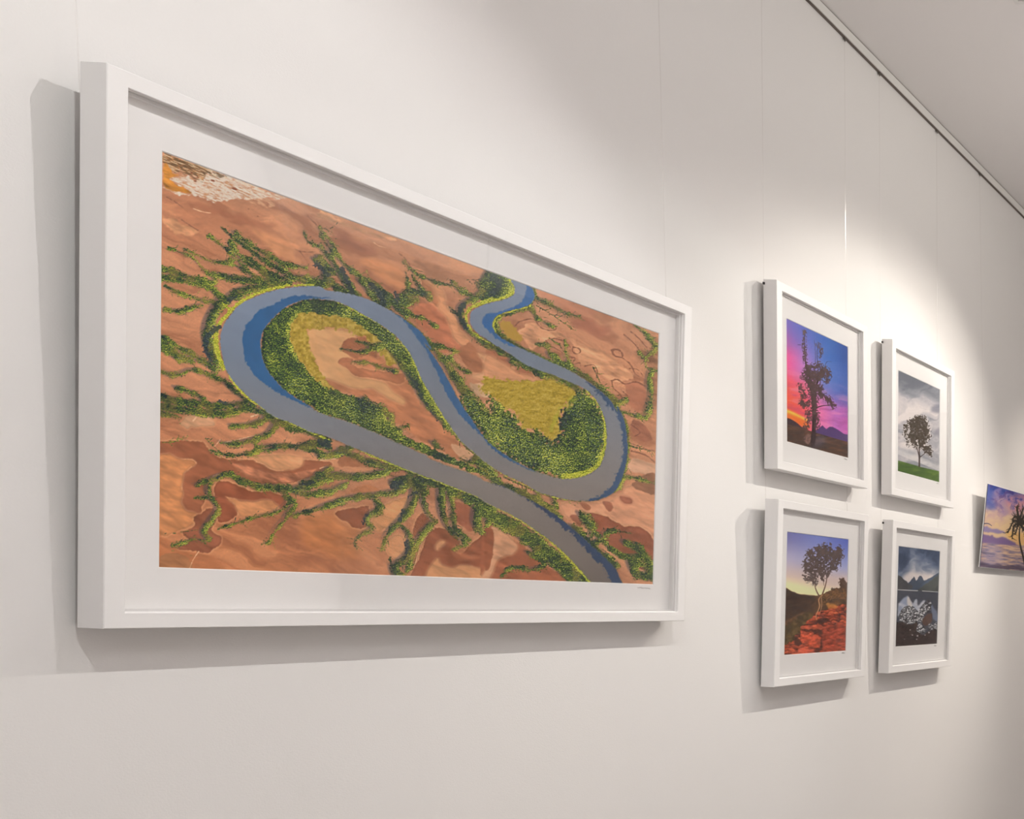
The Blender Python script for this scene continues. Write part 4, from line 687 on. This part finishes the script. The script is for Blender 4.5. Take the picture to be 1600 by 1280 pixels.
def paint_palm_shore():
    S = Sheet(1520, 745, 1640, 905, 3.6, 6); X, Y = S.X, S.Y; T = tile(1515, 740, 7.53)
    tx = (X-1515)*7.53; ty = (Y-740)*7.53; w = fbm(X*.05, Y*.05, 3)*3; n = fbm(X*.06+w, Y*.07+w, 7, 5); n2 = fbm(X*.15+w, Y*.18+w, 17, 4)
    v = ty-.25*(tx-200); t = smooth(v, 80, 560)
    S.C = ramp(np.clip(t+(n-.5)*.9, 0, 1), [(0, (58, 72, 142)), (.25, (120, 112, 168)), (.5, (160, 134, 160)), (.75, (190, 158, 152)), (1, (204, 176, 148))])
    S.mix(smooth(1-n2, .5, .7)*(1-t)*.7, (74, 58, 120)); S.mix(S.poly(T([(430,300),(560,240),(800,300),(700,440),(520,450)]), True, 4, 8)*.6*smooth(n2, .3, .6), (206, 130, 134))
    S.mix(S.poly(T([(170,120),(230,120),(300,420),(180,400)]), True, 3, 6)*.6, (66, 92, 164))
    S.mix(S.poly(T([(220,540),(560,560),(1000,600),(1000,760),(560,760),(220,700)]), True, 4, 4)*.45, (216, 184, 134)); S.mix(S.poly(T([(430,680),(560,690),(700,700),(720,840),(500,830)]), True, 2, 4)*.6, (226, 174, 92))
    S.mix(S.poly(T([(160,630),(250,640),(380,680),(420,710),(330,705),(170,680)]), True, 1, 3)*.8, (120, 110, 160)); S.mix(S.poly(T([(140,700),(260,740),(420,770),(560,830),(560,870),(300,840),(-60,820),(-60,690)]), True, 1, 4)*.85, (104, 84, 136))
    F = S.field(); S.stroke(F, T([(170,590),(220,590),(260,615)]), 1.6, .8); S.mix(smooth(F, -.4, .4), (60, 66, 100))
    sea = S.poly(T([(40,800),(300,830),(560,850),(1000,850),(1000,1400),(-60,1400),(-60,790)]), False, 1)
    S.mix(sea, ramp(np.clip(.5+(fbm(X*.1, (Y-.1*X)*.6, 27, 4)-.5)*1.6+.25*smooth(tx, 200, 500)-.3*smooth(ty, 1000, 1150), 0, 1), [(0, (82, 76, 94)), (.4, (132, 118, 134)), (.75, (170, 142, 134)), (1, (204, 170, 142))]))
    S.mix(S.poly(T([(130,1050),(250,1060),(600,1090),(1000,1110),(1000,1150),(600,1140),(300,1110),(120,1090)]), True, 1, 4)*.8, (78, 66, 84))
    S.mix(S.poly(T([(200,830),(350,860),(370,1060),(180,1040)]), True, 4, 4)*.4, (160, 150, 180))
    D = (44, 36, 34)
    branch(S, [(T([(590,640),(585,760),(600,860),(630,980),(660,1120)]), 1.8, 3.4)], D)
    fr = []
    for e in ([(520,560),(450,700)], [(540,500),(500,560)], [(520,620),(500,770)], [(560,430),(555,390)], [(600,500),(640,400)], [(660,480),(720,460)], [(660,600),(760,640)], [(650,680),(700,760)], [(690,540),(790,540)], [(570,600),(540,720)]):
        fr.append(T([(590, 590)]+[tuple(p) for p in e]))
    F = S.field()
    for f in fr: S.stroke(F, f, 4.6, 1.4); S.twigs(F, f, 1.6, 7.5, .35, (35, 75))
    S.mix(smooth(F+.3*(n2-.5), -.3, .5), (50, 44, 38))
    return S
river = paint_river(); sunset = paint_sunset(); fieldtree = paint_field_tree(); gorge = paint_red_gorge(); lake = paint_mountain_lake(); palm = paint_palm_shore()

BIG = (1.25125, -.04408, .03518, .9951, .72646, .03512, .02113, .01763, .06941, .07223, .08119, .08274)
framed('framed_picture', BIG, 'largest white framed picture, an aerial view of a looping river on red sand', None, river, (1040, 700), GAIN[0], .0092, False, (BIG[3]-BIG[9]-.045, BIG[11]-.0085, .036))
G = 'white framed tree and mountain prints hung two over two'
TL = (2.57728, .35807, .00246, .42325, .50029, .03613, .02286, .01353, .06169, .07983, .08484, .08336)
BL = (2.55681, -.22462, .03148, .42213, .50045, .03572, .02175, .01353, .06074, .07939, .08208, .083)
TR = (3.13896, .35704, .0087, .4207, .50221, .03447, .02309, .01353, .06308, .08049, .08557, .08549)
BR = (3.11565, -.22447, .0351, .42099, .49838, .03467, .02294, .01353, .06378, .08205, .08144, .08483)
for p, lab, sh, g in ((TL, 'small white framed picture of a gnarled tree against a pink and blue sunset', sunset, GAIN[1]), (BL, 'small white framed picture of a slender tree on red rocks at dusk', gorge, GAIN[2]),
                   (TR, 'small white framed picture of a lone tree on green grass under grey clouds', fieldtree, GAIN[1]), (BR, 'small white framed picture of dark mountains mirrored in a lake with boulders', lake, GAIN[2])):
    framed('framed_picture', p, lab, G, sh, (260, 300), g, .0086, sh is not gorge, (p[3]-p[9]-.022, p[11]-.006, .016))

# unframed panel picture at the right, hung leaning well forward
PT, PH, PW = .1001, .3345, .62
e = empty('panel_picture', (-1.738, 3.817, .152+EYE), (0, PT, 0)); tag(e, 'unframed panel picture of a palm over the sea at sunset, at the right edge', 'picture')
bm = bmesh.new(); box(bm, 0, .0030, 0, PW, 0, PH, .0005); build('panel', bm, M_frame, e)
make_print('print', e, palm, .0033, .0012, PW-.0012, .0012, PH-.0030, 420, 250, GAIN[3], M_metalprint)
bm = bmesh.new(); ring(bm, PW-.12, PH-.10, [(0, 0), (0, .010), (.02, .010), (.02, 0)]); bmesh.ops.translate(bm, verts=bm.verts, vec=(-.010, .06, .05)); build('hanging_subframe', bm, M_frame, e)
bm = bmesh.new(); tube(bm, [(.0034, .003, .0), (.0034, .003, PH-.003)], .0016, 6); tag(build('edge_trim', bm, mat('panel_edge_ink', (.035, .035, .07), .4), e), 'dark blue trim along the left edge')

# ---------------------------------------------------------------- hanging cords: clear nylon, each with a hook in the rail
def cord(y, z_end, x_end, label):
    e = empty('hanging_cord', (WALL_X+.0045, y, RZ0)); tag(e, label, 'cord', 'clear nylon cords hanging from the picture rail')
    x1 = x_end-(WALL_X+.0045); L = z_end-RZ0
    bm = bmesh.new(); tube(bm, [(0, 0, -.004), (x1*.5, 0, L*.5), (x1, 0, L)], .0007, 8); build('cord', bm, M_nylon, e)
    bm = bmesh.new(); box(bm, -.002, .004, -.004, .004, -.006, .0005, .0008); box(bm, .0005, .0022, -.0018, .0018, -.011, -.005); build('rail_hook', bm, M_hook, e)
ZB = EYE
cord(1.2620, ZB+.63, -1.7360, 'clear hanging cord of the largest picture, at its left end')
cord(2.2350, ZB+.63, -1.7360, 'clear hanging cord of the largest picture, at its right end')
cord(2.5900, ZB+.20, -1.7510, 'clear cord behind the left side of the sunset and red rock pictures')
cord(2.9600, ZB+.20, -1.7510, 'clear cord behind the right side of the sunset and red rock pictures')
cord(3.1480, ZB+.20, -1.7510, 'clear cord behind the left side of the grey cloud and lake pictures')
cord(3.5200, ZB+.20, -1.7510, 'clear cord behind the right side of the grey cloud and lake pictures')
cord(3.8600, ZB+.42, -1.7330, 'rightmost clear cord, holding the unframed palm panel')

# ---------------------------------------------------------------- ceiling: slot vent, track with spotlights, added fill lamps
e = empty('air_vent', (-1.166, 2.255, CEIL)); tag(e, 'slotted air vent in the ceiling, its tip at the top right corner', 'vent')
bm = bmesh.new(); ring(bm, .575, .15, [(0, 0), (0, .006), (.014, .006), (.014, 0)])
for v in bm.verts: v.co = Vector((v.co.z, v.co.y, -v.co.x))
bmesh.ops.translate(bm, verts=bm.verts, vec=(-.014, 0, 0)); build('vent_frame', bm, M_frame, e)
bm = bmesh.new(); box(bm, 0, .122, .014, .561, -.002, 0); build('dark_slot', bm, M_slot, e)
for k in range(4):
    bm = bmesh.new(); box(bm, .016+k*.028, .030+k*.028, .014, .561, -.006, -.003); build('slat', bm, M_frame, e)

tr = empty('lighting_track', (SPOT_X, .2, CEIL)); tag(tr, 'white lighting track on the ceiling facing the picture wall', 'track')
bm = bmesh.new(); box(bm, -.017, .017, 0, 5.6, -.032, 0, .002); build('track_body', bm, M_frame, tr)
for k, (y, ay, az, pw, cone, spill, tint, soft) in enumerate(SPOTS):
    e = empty('spotlight', (SPOT_X, y, CEIL-.032)); tag(e, 'white cylindrical spotlight, '+['first', 'second', 'third', 'fourth', 'fifth', 'sixth', 'last'][k]+' along the ceiling track', 'spotlight', 'spotlights on the ceiling track')
    bm = bmesh.new(); box(bm, -.014, .014, -.03, .03, -.02, 0, .002); tube(bm, [(0, 0, -.02), (0, 0, -.034)], .006); build('adapter', bm, M_black, e)
    h = Vector((0, 0, SPOT_Z-(CEIL-.032))); d = (Vector((WALL_X, ay, az))-Vector((SPOT_X, y, SPOT_Z))).normalized()
    bm = bmesh.new(); tube(bm, [h-d*.10, h-d*.012], .034, 24); build('lamp_head', bm, M_black, e)
    l = bpy.data.lights.new('spot_beam', 'SPOT'); l.energy = pw*SPOT_GAIN; l.spot_size = math.radians(cone); l.spot_blend = soft; l.shadow_soft_size = .005; l.color = [min(1.2, c*t) for c, t in zip(SPOT_COL, tint)]
    o = bpy.data.objects.new('spot_beam', l); link(o); o.parent = e; o.location = h; o.rotation_euler = d.to_track_quat('-Z', 'Y').to_euler()
    # weaker wide spill of the same lamp round its beam
    l = bpy.data.lights.new('spot_spill', 'SPOT'); l.energy = spill; l.spot_size = math.radians(165); l.spot_blend = .9; l.shadow_soft_size = .005; l.color = [min(1.2, c*t) for c, t in zip(SPOT_COL, tint)]
    o = bpy.data.objects.new('spot_spill', l); link(o); o.parent = e; o.location = h+d*.002; o.rotation_euler = Vector((-.75, 0, -.66)).to_track_quat('-Z', 'Y').to_euler()
M_diff = bpy.data.materials.new('fill_diffuser'); M_diff.use_nodes = True; b = M_diff.node_tree.nodes['Principled BSDF']; b.inputs['Emission Color'].default_value = (1, .94, .9, 1); b.inputs['Emission Strength'].default_value = 4  # glowing discs of the added fill lights
PL = ['first', 'second', 'third', 'fourth']
for k, (x, y) in enumerate(FILL_DOWNLIGHTS):  # fittings made up round the added floor-bounce fill
    e = empty('fill_downlight', (x, y, CEIL)); tag(e, f'added round fill light out of view in the ceiling, {PL[k if x < 2 else k-3]} from the window in the row {"nearer" if x < 2 else "farther from"} the picture wall', 'fill_downlight', 'added fill lights in the ceiling')
    bm = bmesh.new(); bmesh.ops.create_cone(bm, cap_ends=True, segments=32, radius1=.06, radius2=.065, depth=.006, matrix=Matrix.Translation((0, 0, -.003))); build('trim_ring', bm, M_frame, e)
    bm = bmesh.new(); bmesh.ops.create_cone(bm, cap_ends=True, segments=32, radius1=.044, radius2=.044, depth=.002, matrix=Matrix.Translation((0, 0, -.0071))); build('diffuser', bm, M_diff, e)
    l = bpy.data.lights.new('fill_down_beam', 'SPOT'); l.energy = DOWN_POWER; l.spot_size = math.radians(84); l.spot_blend = .8; l.shadow_soft_size = .05; l.color = DOWN_COL
    o = bpy.data.objects.new('fill_down_beam', l); link(o); o.parent = e; o.location = (0, 0, -.07)
for k, (x, y) in enumerate(FILL_UPLIGHTS):  # bodies made up for the added ceiling fill
    Lh = 1.15
    e = empty('fill_pendant', (x, y, CEIL)); tag(e, f'added long fill light out of view under the ceiling, {PL[k]} from the window', 'lamp', 'added fill lights aimed up')
    bm = bmesh.new(); box(bm, -.075, .075, -Lh, Lh, -.60, -.54, .004); build('lamp_body', bm, M_frame, e)
    for yy in (-Lh+.2, Lh-.2):
        bm = bmesh.new(); tube(bm, [(0, yy, -.54), (0, yy, 0)], .002, 6); build('suspension_wire', bm, M_hook, e)
